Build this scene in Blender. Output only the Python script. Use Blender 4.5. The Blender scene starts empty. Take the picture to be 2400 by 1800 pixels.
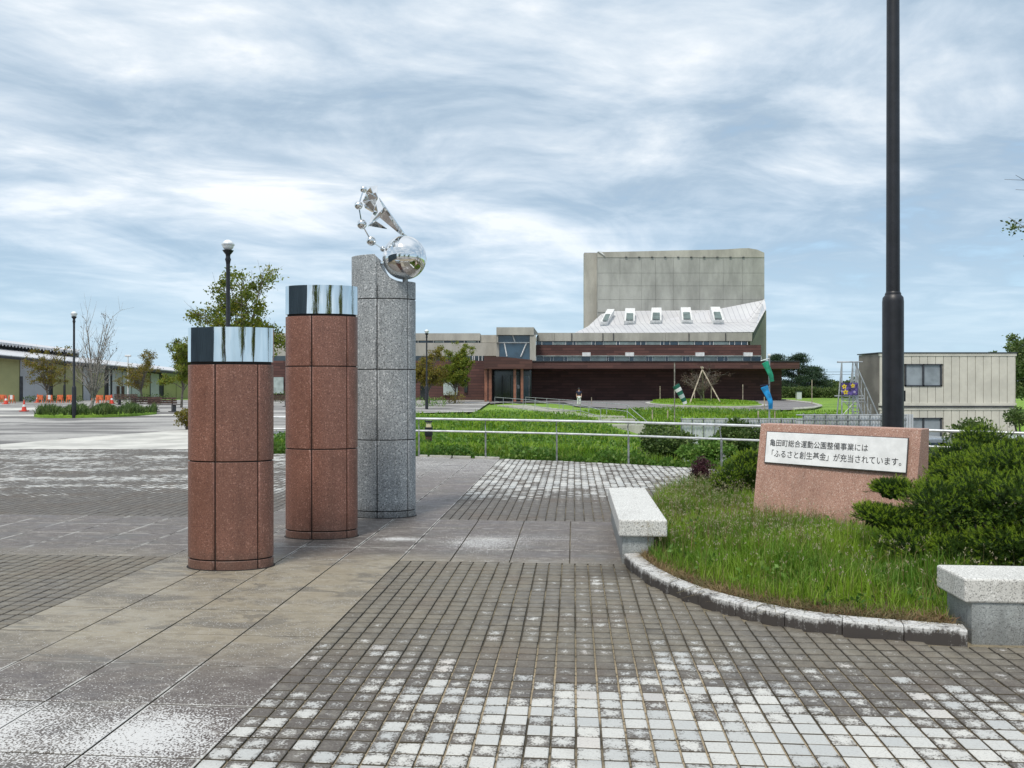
import bpy, bmesh, math, random
import numpy as np
from mathutils import Vector, Matrix
random.seed(7); rng = np.random.default_rng(7)
S = bpy.context.scene; COL = S.collection
R = math.radians
# ---------------------------------------------------------------- camera, sky, sun, exposure
H = 1.69; F = 1940.0
cd = bpy.data.cameras.new('camera'); cam = bpy.data.objects.new('camera', cd); COL.objects.link(cam)
cam.location = (0, 0, H); cam.rotation_euler = (R(90), 0, 0)
cd.sensor_width = 36; cd.lens = 36 * F / 2400; cd.clip_end = 6000; cd.clip_start = 0.05
S.camera = cam
S.render.resolution_x = 1024; S.render.resolution_y = 768
S.view_settings.view_transform = 'Standard'; S.view_settings.look = 'None'
S.view_settings.exposure = 0.66; S.view_settings.gamma = 1; S.view_settings.use_curve_mapping = False
SUN_EL, SUN_AZ = 58, 205      # azimuth clockwise from +Y (the view direction): behind the camera, to the left

class NT:
    def __init__(s, tree): s.t = tree; s.L = tree.links
    def n(s, typ, **kw):
        nd = s.t.nodes.new(typ)
        for k, v in kw.items(): setattr(nd, k, v)
        return nd
    def put(s, sock, v):
        if isinstance(v, bpy.types.NodeSocket): s.L.new(v, sock)
        elif v is not None:
            try: sock.default_value = v
            except Exception: sock.default_value = (*v, 1)
    def m(s, op, a, b=None, c=None, clamp=False):
        nd = s.n('ShaderNodeMath', operation=op, use_clamp=clamp)
        s.put(nd.inputs[0], a)
        if b is not None: s.put(nd.inputs[1], b)
        if c is not None: s.put(nd.inputs[2], c)
        return nd.outputs[0]
    def vm(s, op, a, b=None):
        nd = s.n('ShaderNodeVectorMath', operation=op); s.put(nd.inputs[0], a)
        if b is not None: s.put(nd.inputs[1], b)
        return nd.outputs['Value'] if op in ('LENGTH', 'DOT_PRODUCT', 'DISTANCE') else nd.outputs[0]
    def noise(s, vec, scale, detail=2, rough=.5, dist=0, dim='3D'):
        nd = s.n('ShaderNodeTexNoise', noise_dimensions=dim); s.put(nd.inputs['Vector'], vec)
        nd.inputs['Scale'].default_value = scale; nd.inputs['Detail'].default_value = detail
        nd.inputs['Roughness'].default_value = rough; nd.inputs['Distortion'].default_value = dist
        return nd.outputs['Fac']
    def mapr(s, v, a, b, c=0., d=1., smooth=True):
        nd = s.n('ShaderNodeMapRange', interpolation_type='SMOOTHSTEP' if smooth else 'LINEAR')
        s.put(nd.inputs[0], v); nd.inputs[1].default_value = a; nd.inputs[2].default_value = b
        nd.inputs[3].default_value = c; nd.inputs[4].default_value = d
        return nd.outputs[0]
    def mix(s, f, a, b, bt='MIX'):
        nd = s.n('ShaderNodeMix', data_type='RGBA', blend_type=bt)
        s.put(nd.inputs[0], f)
        for i, v in ((6, a), (7, b)):
            if isinstance(v, bpy.types.NodeSocket): s.L.new(v, nd.inputs[i])
            else: nd.inputs[i].default_value = (*v[:3], 1)
        return nd.outputs[2]
    def xyz(s, v):
        nd = s.n('ShaderNodeSeparateXYZ'); s.put(nd.inputs[0], v); return nd.outputs
    def comb(s, x, y, z):
        nd = s.n('ShaderNodeCombineXYZ'); s.put(nd.inputs[0], x); s.put(nd.inputs[1], y); s.put(nd.inputs[2], z); return nd.outputs[0]
    def ramp(s, f, pts):
        nd = s.n('ShaderNodeValToRGB'); s.put(nd.inputs[0], f); e = nd.color_ramp.elements
        while len(e) < len(pts): e.new(.5)
        for q, (p, c) in zip(e, pts): q.position = p; q.color = (*c, 1) if not isinstance(c, float) else (c, c, c, 1)
        return nd.outputs[0]

W = bpy.data.worlds.new('World'); S.world = W; W.use_nodes = True
W.node_tree.nodes.clear(); n = NT(W.node_tree)
sky = n.n('ShaderNodeTexSky', sky_type='NISHITA', sun_disc=False)
sky.sun_elevation = R(SUN_EL); sky.sun_rotation = R(SUN_AZ); sky.dust_density = 1.2; sky.ozone_density = 2.0
tc = n.n('ShaderNodeTexCoord'); d = n.vm('NORMALIZE', tc.outputs['Generated'])
dx, dy, dz = n.xyz(d)
den = n.m('ADD', n.m('MAXIMUM', dz, 0.0), 0.10)
pu = n.m('DIVIDE', dx, den); pv = n.m('DIVIDE', dy, den)
# rotate the cloud plane so that streets of cloud run from the lower right to the upper left
c_, s_ = math.cos(R(38)), math.sin(R(38))
qa = n.m('ADD', n.m('MULTIPLY', pu, c_), n.m('MULTIPLY', pv, s_))
qb = n.m('SUBTRACT', n.m('MULTIPLY', pv, c_), n.m('MULTIPLY', pu, s_))
wob = n.noise(n.comb(n.m('MULTIPLY', pu, .5), n.m('MULTIPLY', pv, .5), 5.), 1.0, 3, .5)
qa = n.m('ADD', qa, n.m('MULTIPLY', n.m('SUBTRACT', wob, .5), 1.0)); qb = n.m('ADD', qb, n.m('MULTIPLY', n.m('SUBTRACT', wob, .5), .9))
big = n.noise(n.comb(n.m('MULTIPLY', qa, .34), n.m('MULTIPLY', qb, .50), 3.7), 1.0, 4, .55, .5)
med = n.noise(n.comb(n.m('MULTIPLY', qa, 1.5), n.m('MULTIPLY', qb, 1.75), 4.7), 1.0, 8, .60, .35)
fin = n.noise(n.comb(n.m('MULTIPLY', pu, 1.6), n.m('MULTIPLY', pv, 3.2), 1.2), 1.0, 8, .58, .4)
cl = n.m('ADD', n.m('ADD', n.m('MULTIPLY', n.m('SUBTRACT', big, .5), 1.55), n.m('MULTIPLY', n.m('SUBTRACT', med, .5), 1.45)), n.m('MULTIPLY', n.m('SUBTRACT', fin, .5), .55))
side = n.mapr(n.m('ADD', n.m('MULTIPLY', dx, -1.0), n.m('MULTIPLY', dz, .55)), -.35, .6, -.07, .13, False)
cl = n.m('ADD', n.m('ADD', cl, side), .5)
cover = n.mapr(cl, .02, .40)
bright = n.ramp(cl, [(.24, (2.35, 3.05, 3.9)), (.40, (2.95, 3.75, 4.6)), (.56, (3.9, 4.6, 5.35)), (.72, (5.1, 5.6, 6.1)), (.90, (6.9, 7.0, 7.2))])
skyc = n.mix(.75, n.vm('MULTIPLY', sky.outputs[0], (1.2, 1.2, 1.2)), (2.95, 4.3, 5.5))
cov2 = n.m('MULTIPLY', cover, n.mapr(dz, .02, .30, .40, .97))
col = n.mix(cov2, skyc, bright)
haze_f = n.mapr(dz, .0, .17, .70, 0.)
col = n.mix(haze_f, col, (3.75, 5.0, 5.95))
col = n.mix(n.mapr(dz, .75, .95), col, (5.6, 6.1, 6.7))  # zenith, out of view, whitened to make the ambient light less blue
col = n.mix(n.mapr(dz, -.06, -.01, 1., 0.), col, (1.2, 1.22, 1.15))
bg = n.n('ShaderNodeBackground'); bg.inputs['Strength'].default_value = .10
n.put(bg.inputs['Color'], col)
wo = n.n('ShaderNodeOutputWorld'); n.L.new(bg.outputs[0], wo.inputs[0])
sl = bpy.data.lights.new('sun', 'SUN'); sl.energy = 1.75; sl.angle = R(14); sl.color = (1, .93, .83)
so = bpy.data.objects.new('sun', sl); COL.objects.link(so)
az = R(SUN_AZ); el = R(SUN_EL)
sd = Vector((math.sin(az) * math.cos(el), math.cos(az) * math.cos(el), math.sin(el)))
so.rotation_euler = sd.to_track_quat('Z', 'Y').to_euler(); so.location = (0, 0, 60)

# ---------------------------------------------------------------- helpers
def P(px, py, Y): return ((px - 1200) / F * Y, Y, H - (py - 900) / F * Y)
def G(px, py, z=0.):
    Y = F * (H - z) / (py - 900); return ((px - 1200) / F * Y, Y)
A0 = math.atan(145 / 1940); CA, SA = math.cos(A0), math.sin(A0)
def UV(u, v): return (u * CA + v * SA, -u * SA + v * CA)         # paving frame -> world
def toUV(x, y): return (x * CA - y * SA, x * SA + y * CA)
class MB:
    def __init__(s): s.v = []; s.f = []; s.smooth = False
    def add(s, vs, fs):
        o = len(s.v); s.v += [tuple(p) for p in vs]; s.f += [tuple(i + o for i in f) for f in fs]; return s
    def box(s, x0, x1, y0, y1, z0, z1, M=None):
        vs = [(x0, y0, z0), (x1, y0, z0), (x1, y1, z0), (x0, y1, z0), (x0, y0, z1), (x1, y0, z1), (x1, y1, z1), (x0, y1, z1)]
        if M is not None: vs = [M @ Vector(p) for p in vs]
        return s.add(vs, [(0, 3, 2, 1), (4, 5, 6, 7), (0, 1, 5, 4), (1, 2, 6, 5), (2, 3, 7, 6), (3, 0, 4, 7)])
    def fb(s, px0, py0, px1, py1, Y0, Y1):          # box whose front stands at depth Y0
        a = P(px0, py1, Y0); b = P(px1, py0, Y0); return s.box(a[0], b[0], Y0, Y1, a[2], b[2])
    def prism(s, poly, z0, z1):                       # poly counter-clockwise in xy
        k = len(poly); vs = [(x, y, z0) for x, y in poly] + [(x, y, z1) for x, y in poly]
        return s.add(vs, [tuple(range(k - 1, -1, -1)), tuple(range(k, 2 * k))] + [(i, (i + 1) % k, k + (i + 1) % k, k + i) for i in range(k)])
    def hull2(s, A, B):                               # two same-length loops joined
        k = len(A); return s.add(list(A) + list(B), [tuple(range(k - 1, -1, -1)), tuple(range(k, 2 * k))] + [(i, (i + 1) % k, k + (i + 1) % k, k + i) for i in range(k)])
    def tube(s, pts, r, sides=8, caps=True):
        pts = [Vector(p) for p in pts]; rs = r if hasattr(r, '__len__') else [r] * len(pts)
        o = len(s.v); k = len(pts); up = None
        for i, p in enumerate(pts):
            t = (pts[min(i + 1, k - 1)] - pts[max(i - 1, 0)])
            t = t.normalized() if t.length > 1e-9 else Vector((0, 0, 1))
            if up is None: up = Vector((1, 0, 0)) if abs(t.x) < .8 else Vector((0, 1, 0))
            a = t.cross(up).normalized(); b = t.cross(a); up = b.cross(t) * -1 if False else up
            for j in range(sides):
                q = 2 * math.pi * j / sides
                s.v.append(tuple(p + (a * math.cos(q) + b * math.sin(q)) * rs[i]))
        for i in range(k - 1):
            for j in range(sides):
                a0 = o + i * sides + j; a1 = o + i * sides + (j + 1) % sides
                s.f.append((a0, a1, a1 + sides, a0 + sides))
        if caps:
            s.f.append(tuple(o + j for j in range(sides - 1, -1, -1))); s.f.append(tuple(o + (k - 1) * sides + j for j in range(sides)))
        return s
    def lathe(s, prof, cx=0, cy=0, sides=24, sx=1, sy=1):
        o = len(s.v)
        for r_, z in prof:
            for j in range(sides):
                q = 2 * math.pi * j / sides; s.v.append((cx + r_ * sx * math.cos(q), cy + r_ * sy * math.sin(q), z))
        for i in range(len(prof) - 1):
            for j in range(sides):
                a0 = o + i * sides + j; a1 = o + i * sides + (j + 1) % sides; s.f.append((a0, a1, a1 + sides, a0 + sides))
        s.f.append(tuple(o + j for j in range(sides - 1, -1, -1))); s.f.append(tuple(o + (len(prof) - 1) * sides + j for j in range(sides)))
        return s
    def sphere(s, c, r, seg=24, rings=14, sz=1):
        prof = [(max(1e-4, r * math.sin(math.pi * i / rings)), c[2] - r * sz * math.cos(math.pi * i / rings)) for i in range(rings + 1)]
        return s.lathe(prof, c[0], c[1], seg)
    def build(s, name, mat, parent=None, smooth=False, origin=None, bevel=0):
        o = Vector(origin) if origin is not None else (parent_loc(parent) if parent else Vector((0, 0, 0)))
        me = bpy.data.meshes.new(name)
        me.from_pydata([(a - o.x, b - o.y, c - o.z) for a, b, c in s.v], [], s.f); me.update()
        me.materials.append(mat)
        ob = bpy.data.objects.new(name, me); COL.objects.link(ob)
        if parent: ob.parent = parent
        else: ob.location = o
        if smooth:
            me.polygons.foreach_set('use_smooth', [True] * len(me.polygons))
            try: me.set_sharp_from_angle(angle=R(40))
            except Exception: pass
        if bevel:
            bv = ob.modifiers.new('bevel', 'BEVEL'); bv.width = bevel; bv.segments = 2; bv.limit_method = 'ANGLE'; bv.angle_limit = R(35)
        return ob
def parent_loc(p):
    l = Vector((0, 0, 0))
    while p: l = l + p.location; p = p.parent
    return l
def thing(name, label, cat, loc=(0, 0, 0), group=None):
    o = bpy.data.objects.new(name, None); COL.objects.link(o); o.location = loc; o.empty_display_size = .2
    tag(o, label, cat, group); return o
def tag(o, label=None, cat=None, group=None, kind=None):
    if label: o['label'] = label
    if cat: o['category'] = cat
    if group: o['group'] = group
    if kind: o['kind'] = kind
    return o
def kids(o): return [c for c in o.children]
def copy_tree(o, parent=None):
    c = o.copy(); COL.objects.link(c); c.parent = parent
    for ch in kids(o): copy_tree(ch, c)
    return c
def soup(name, verts, faces, mat, parent=None, quads=4):
    me = bpy.data.meshes.new(name); verts = np.asarray(verts, dtype=np.float32); faces = np.asarray(faces, dtype=np.int32)
    o = parent_loc(parent) if parent else Vector((0, 0, 0))
    verts = verts - np.array(o, dtype=np.float32)
    me.vertices.add(len(verts)); me.vertices.foreach_set('co', verts.ravel())
    k = faces.shape[1]; me.loops.add(faces.size); me.loops.foreach_set('vertex_index', faces.ravel())
    me.polygons.add(len(faces)); me.polygons.foreach_set('loop_start', np.arange(0, faces.size, k, dtype=np.int32))
    me.update(calc_edges=True); me.materials.append(mat)
    ob = bpy.data.objects.new(name, me); COL.objects.link(ob)
    if parent: ob.parent = parent
    return ob

# ---------------------------------------------------------------- materials
def newmat(name):
    m = bpy.data.materials.new(name); m.use_nodes = True; n = NT(m.node_tree)
    b = m.node_tree.nodes['Principled BSDF']; return m, n, b
def objco(n): return n.n('ShaderNodeTexCoord').outputs['Object']
def wpos(n): return n.n('ShaderNodeNewGeometry').outputs['Position']
def bump(n, b, h, st, dist=.01):
    bp = n.n('ShaderNodeBump'); bp.inputs['Strength'].default_value = st; bp.inputs['Distance'].default_value = dist
    n.put(bp.inputs['Height'], h); n.L.new(bp.outputs[0], b.inputs['Normal'])
def plain(name, c, rough=.6, metal=0., var=.12, scale=3., bmp=0., bs=40., spec=.5):
    m, n, b = newmat(name); v = wpos(n)
    f = n.noise(v, scale, 5, .6)
    c2 = tuple(max(0, x * (1 - var * 2)) for x in c); c3 = tuple(min(1, x * (1 + var)) for x in c)
    n.put(b.inputs['Base Color'], n.mix(n.mapr(f, .35, .65), c2, c3))
    b.inputs['Roughness'].default_value = rough; b.inputs['Metallic'].default_value = metal
    b.inputs['Specular IOR Level'].default_value = spec
    if bmp: bump(n, b, n.noise(v, bs, 4), bmp)
    return m
def granite(name, base, dark, light, sc=150., rough=.45, stain=.25, streak=0.):
    m, n, b = newmat(name); v = wpos(n)
    g1 = n.noise(v, sc, 2, .7); g2 = n.noise(n.vm('ADD', v, (4.1, 2.2, 7.7)), sc * .62, 2, .6)
    big = n.noise(v, 2.2, 5, .6); fine = n.noise(v, 13., 4, .6)
    c = n.mix(n.mapr(g1, .52, .62), base, dark)
    c = n.mix(n.mapr(g2, .56, .66), c, light)
    c = n.mix(n.m('MULTIPLY', n.mapr(big, .42, .7), stain), c, tuple(x * .55 for x in base))
    c = n.mix(n.m('MULTIPLY', n.mapr(fine, .5, .75), stain * .6), c, dark)
    z = n.xyz(v)[2]
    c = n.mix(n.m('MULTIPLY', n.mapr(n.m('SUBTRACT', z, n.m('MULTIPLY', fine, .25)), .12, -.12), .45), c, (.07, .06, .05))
    if streak:
        sx = n.vm('MULTIPLY', v, (9, 9, .5)); c = n.mix(n.m('MULTIPLY', n.mapr(n.noise(sx, 1, 4), .5, .72), streak), c, tuple(x * .45 for x in base))
    oi = n.n('ShaderNodeObjectInfo').outputs['Random']; c = n.mix(n.mapr(oi, 0, 1, 0, .30, False), c, n.vm('MULTIPLY', c, (.72, .70, .68)))
    blot = n.noise(v, 5.5, 6, .7, 1.2) if False else n.noise(n.vm('MULTIPLY', v, (5, 5, 2.2)), 1, 6, .7, .8)
    c = n.mix(n.m('MULTIPLY', n.mapr(blot, .54, .66), .28), c, n.vm('MULTIPLY', c, (.55, .53, .5)))
    drip = n.noise(n.vm('MULTIPLY', v, (26, 26, 1.1)), 1, 3, .6); c = n.mix(n.m('MULTIPLY', n.m('MULTIPLY', n.mapr(drip, .56, .66), n.mapr(big, .45, .6)), .30), c, n.vm('MULTIPLY', c, (.5, .47, .44)))
    n.put(b.inputs['Base Color'], c)
    n.put(b.inputs['Roughness'], n.mapr(g1, .3, .7, rough - .08, rough + .15))
    bump(n, b, g1, .25, .003)
    return m
M = {}
M['red'] = granite('red_granite', (.250, .118, .086), (.10, .045, .036), (.40, .225, .175), 110, .35, .35, .35)
M['grey'] = granite('grey_granite', (.37, .395, .41), (.09, .095, .10), (.68, .70, .71), 80, .5, .25, .2)
M['pink'] = granite('pink_granite', (.52, .31, .24), (.26, .13, .10), (.68, .52, .44), 105, .5, .22, .25)
M['bench'] = granite('white_granite', (.70, .70, .67), (.24, .24, .235), (.86, .86, .84), 100, .6, .15, .08)
M['benchbase'] = granite('pale_grey_granite', (.40, .43, .43), (.17, .18, .19), (.52, .55, .56), 115, .6, .3, .45)
M['joint'] = plain('black_joint', (.018, .017, .017), .8)
m, n, b = newmat('chrome'); v = wpos(n)
b.inputs['Metallic'].default_value = 1; n.put(b.inputs['Base Color'], n.mix(n.mapr(n.noise(v, 6, 5), .4, .75), (.86, .87, .87), (.74, .75, .75)))
n.put(b.inputs['Roughness'], n.mapr(n.noise(v, 25, 5), .4, .8, .02, .10)); bump(n, b, n.noise(v, 3.5, 2), .10, .02); M['chrome'] = m
m, n, b = newmat('polished_cap'); v = wpos(n)
b.inputs['Metallic'].default_value = 1; n.put(b.inputs['Base Color'], n.mix(n.mapr(n.noise(n.vm('MULTIPLY', v, (12, 12, 1.5)), 1, 5), .35, .75), (.80, .84, .86), (.62, .66, .68)))
b.inputs['Roughness'].default_value = .035; bump(n, b, n.noise(n.vm('MULTIPLY', v, (5, 5, .7)), 1, 2), .30, .02); M['cap'] = m
M['steel'] = plain('stainless_steel', (.78, .79, .80), .32, .65, .1, 5)
M['poststeel'] = plain('post_steel', (.30, .31, .32), .5, .6, .2, 8)
M['black'] = plain('black_paint', (.014, .015, .020), .42, 0, .15, 5)
M['rust'] = plain('rust', (.10, .035, .015), .9, 0, .3, 30)
M['plaque'] = plain('plaque_white', (.88, .885, .89), .35, 0, .05, 6)
M['plaquedark'] = plain('plaque_edge', (.07, .07, .07), .5)
M['ink'] = plain('lettering_black', (.05, .05, .052), .6)
M['white'] = plain('white_paint', (.72, .73, .73), .5, 0, .08, 4)
m, n, b = newmat('lamp_glass'); b.inputs['Base Color'].default_value = (.82, .84, .84, 1); b.inputs['Roughness'].default_value = .12
M['globe'] = m
def concrete(name, c, sc=.5, jo=0.):
    m, n, b = newmat(name); v = wpos(n)
    a = n.noise(n.vm('MULTIPLY', v, (1, 1, .35)), sc, 6, .65); f = n.noise(v, 9, 5, .6); st = n.noise(n.vm('MULTIPLY', v, (1.6, 1.6, .12)), 1, 6, .7)
    cc = n.mix(n.mapr(a, .3, .7), tuple(x * .72 for x in c), tuple(x * 1.12 for x in c))
    cc = n.mix(n.m('MULTIPLY', n.mapr(st, .5, .78), .28), cc, tuple(x * .5 for x in c))
    cc = n.mix(n.m('MULTIPLY', n.mapr(f, .55, .7), .3), cc, tuple(x * .6 for x in c))
    n.put(b.inputs['Base Color'], cc); b.inputs['Roughness'].default_value = .85; bump(n, b, f, .3, .02); return m
M['conc'] = concrete('board_concrete', (.36, .362, .34)); M['conc2'] = concrete('pale_concrete', (.42, .405, .36))
M['kerbconc'] = concrete('kerb_concrete', (.45, .44, .40), 2)
m, n, b = newmat('brown_cladding'); v = wpos(n); z = n.xyz(v)[2]; x = n.xyz(v)[0]
row = n.m('FRACT', n.m('DIVIDE', z, .30)); rr = n.m('FLOOR', n.m('DIVIDE', z, .30))
wn = n.n('ShaderNodeTexWhiteNoise', noise_dimensions='2D'); n.put(wn.inputs['Vector'], n.comb(rr, n.m('FLOOR', n.m('ADD', n.m('DIVIDE', x, 1.3), n.m('MULTIPLY', rr, .37))), 0))
c = n.mix(wn.outputs['Value'], (.062, .026, .023), (.115, .05, .042))
c = n.mix(n.m('LESS_THAN', row, .14), c, (.03, .014, .013))
n.put(b.inputs['Base Color'], c); b.inputs['Roughness'].default_value = .75; M['brown'] = m
M['copper'] = plain('copper_brown_post', (.26, .11, .07), .5, 0, .15)
m, n, b = newmat('white_metal_roof'); v = wpos(n); x = n.xyz(v)[0]
c = n.mix(n.mapr(n.noise(v, .35, 5), .35, .65), (.60, .60, .62), (.68, .68, .69)); c = n.mix(n.m('LESS_THAN', n.m('FRACT', n.m('DIVIDE', x, .62)), .09), c, (.38, .38, .41))
n.put(b.inputs['Base Color'], c); b.inputs['Roughness'].default_value = .45; b.inputs['Metallic'].default_value = .2; M['roofmetal'] = m
def glassy(name, c, r=.08):
    m, n, b = newmat(name); v = wpos(n); n.put(b.inputs['Base Color'], n.mix(n.mapr(n.noise(v, 1.3, 4), .35, .7), c, tuple(x * .6 for x in c)))
    b.inputs['Roughness'].default_value = r; b.inputs['Specular IOR Level'].default_value = .8; return m
M['glass'] = glassy('dark_glass', (.035, .055, .07)); M['glassb'] = glassy('blue_glass', (.05, .10, .15)); M['glassp'] = glassy('pale_glass', (.42, .50, .48), .25)
M['glassd'] = glassy('very_dark_glass', (.015, .022, .022))
M['glasss'] = glassy('skylight_glass', (.16, .22, .22), .15)
M['beige'] = plain('beige_panel', (.60, .58, .51), .55, 0, .06, 1)
M['beiged'] = plain('panel_joint', (.27, .26, .235), .7)
M['alu'] = plain('dark_frame', (.04, .045, .055), .4)
M['galv'] = plain('galvanised_steel', (.42, .44, .46), .5, .4, .15, 4)
M['taupe'] = plain('taupe_sheet', (.21, .185, .17), .8, 0, .15, .7)
M['sheetfence'] = plain('white_sheet', (.55, .58, .62), .5, 0, .1, .5)
M['olive'] = plain('olive_yellow_panel', (.41, .40, .19), .6, 0, .07, .4)
M['silver'] = plain('silver_panel', (.50, .51, .53), .55, .1, .08, .3)
M['dark'] = plain('dark_grey', (.06, .062, .068), .7)
M['wood'] = plain('dark_wood', (.085, .045, .035), .6, 0, .3, 8)
M['bamboo'] = plain('bamboo_stake', (.42, .36, .27), .7, 0, .2, 6)
M['orange'] = plain('orange_plastic', (.70, .17, .06), .6, 0, .1)
M['conered'] = plain('red_plastic', (.62, .06, .035), .5)
M['green_cloth'] = plain('green_cloth', (.01, .30, .17), .7, 0, .2, 4); M['blue_cloth'] = plain('blue_cloth', (.01, .27, .62), .7, 0, .2, 4)
M['dgreen'] = plain('dark_green_cloth', (.01, .12, .08), .7); M['cream'] = plain('cream_lens', (.70, .62, .42), .4)
M['navy'] = plain('navy_cloth', (.012, .016, .045), .8); M['skin'] = plain('skin', (.42, .25, .18), .5); M['hair'] = plain('hair_black', (.01, .009, .008), .5)
M['asphalt'] = plain('grey_asphalt', (.20, .19, .19), .85, 0, .12, .6, .3)
M['bark'] = plain('bark', (.17, .15, .125), .9, 0, .25, 12, .6); M['barkpale'] = plain('pale_bark', (.28, .26, .23), .9, 0, .25, 12, .6)
M['carwhite'] = plain('white_car_paint', (.62, .66, .70), .2); M['carsilver'] = plain('silver_car_paint', (.36, .40, .44), .25, .4)
M['tyre'] = plain('tyre', (.015, .015, .015), .8)
M['slate'] = plain('slate_cladding', (.075, .10, .12), .6)
def leafmat(name, c1, c2, c3=None, tr=.25, cs=2.5):
    m, n, b = newmat(name); g = n.n('ShaderNodeNewGeometry'); v = g.outputs['Position']
    f = n.noise(v, cs, 3, .6)
    c = n.mix(n.mapr(f, .38, .64), c1, c2)
    rr = g.outputs['Random Per Island']
    if c3: c = n.mix(n.mapr(rr, .72, .95), c, c3)
    c = n.mix(n.mapr(rr, 0, 1, .0, .45, False), c, tuple(x * .45 for x in c1))
    n.put(b.inputs['Base Color'], c); b.inputs['Roughness'].default_value = .55; b.inputs['Specular IOR Level'].default_value = .3
    t = n.n('ShaderNodeBsdfTranslucent'); n.put(t.inputs[0], c); ms = n.n('ShaderNodeMixShader'); ms.inputs[0].default_value = tr
    n.L.new(b.outputs[0], ms.inputs[1]); n.L.new(t.outputs[0], ms.inputs[2])
    o = m.node_tree.nodes['Material Output']; n.L.new(ms.outputs[0], o.inputs[0]); return m
M['yew'] = leafmat('yew_needles', (.022, .055, .010), (.060, .125, .012), (.12, .20, .02), .3, 5)
M['yewtip'] = leafmat('yew_young_needles', (.20, .33, .025), (.32, .45, .035), (.42, .52, .06), .4, 5)
M['ivy'] = leafmat('ivy_leaves', (.08, .18, .03), (.16, .30, .05), (.32, .44, .11), .25, 2)
M['bushd'] = leafmat('dark_bush_leaves', (.06, .11, .03), (.12, .19, .045), (.28, .36, .12), .25, 2)
M['purple'] = leafmat('purple_leaves', (.045, .018, .028), (.10, .035, .045), (.16, .07, .07), .25, 6)
M['treeg'] = leafmat('olive_tree_leaves', (.12, .17, .02), (.25, .31, .035), (.42, .36, .05), .35, 1.2)
M['treeo'] = leafmat('turning_tree_leaves', (.17, .16, .025), (.29, .25, .04), (.36, .20, .05), .35, 1.2)
M['pine'] = leafmat('pine_needles', (.03, .06, .038), (.055, .10, .05), None, .1, .5)
M['far'] = leafmat('far_tree_leaves', (.07, .12, .035), (.14, .20, .06), (.24, .29, .10), .2, .5)
M['grass'] = leafmat('meadow_grass', (.11, .24, .022), (.27, .43, .035), (.42, .48, .12), .35, 1.3)
M['grassdry'] = leafmat('dry_grass', (.22, .19, .09), (.34, .26, .13), (.36, .17, .11), .3, 2)
M['seed'] = leafmat('grass_seed_heads', (.42, .38, .24), (.55, .52, .36), (.42, .27, .20), .3, 2)
M['lawnb'] = leafmat('lawn_blades', (.16, .30, .022), (.27, .44, .035), (.40, .48, .08), .35, .22)
M['drytwig'] = leafmat('withered_leaves', (.12, .08, .06), (.20, .13, .09), None, .2, 1)

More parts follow.
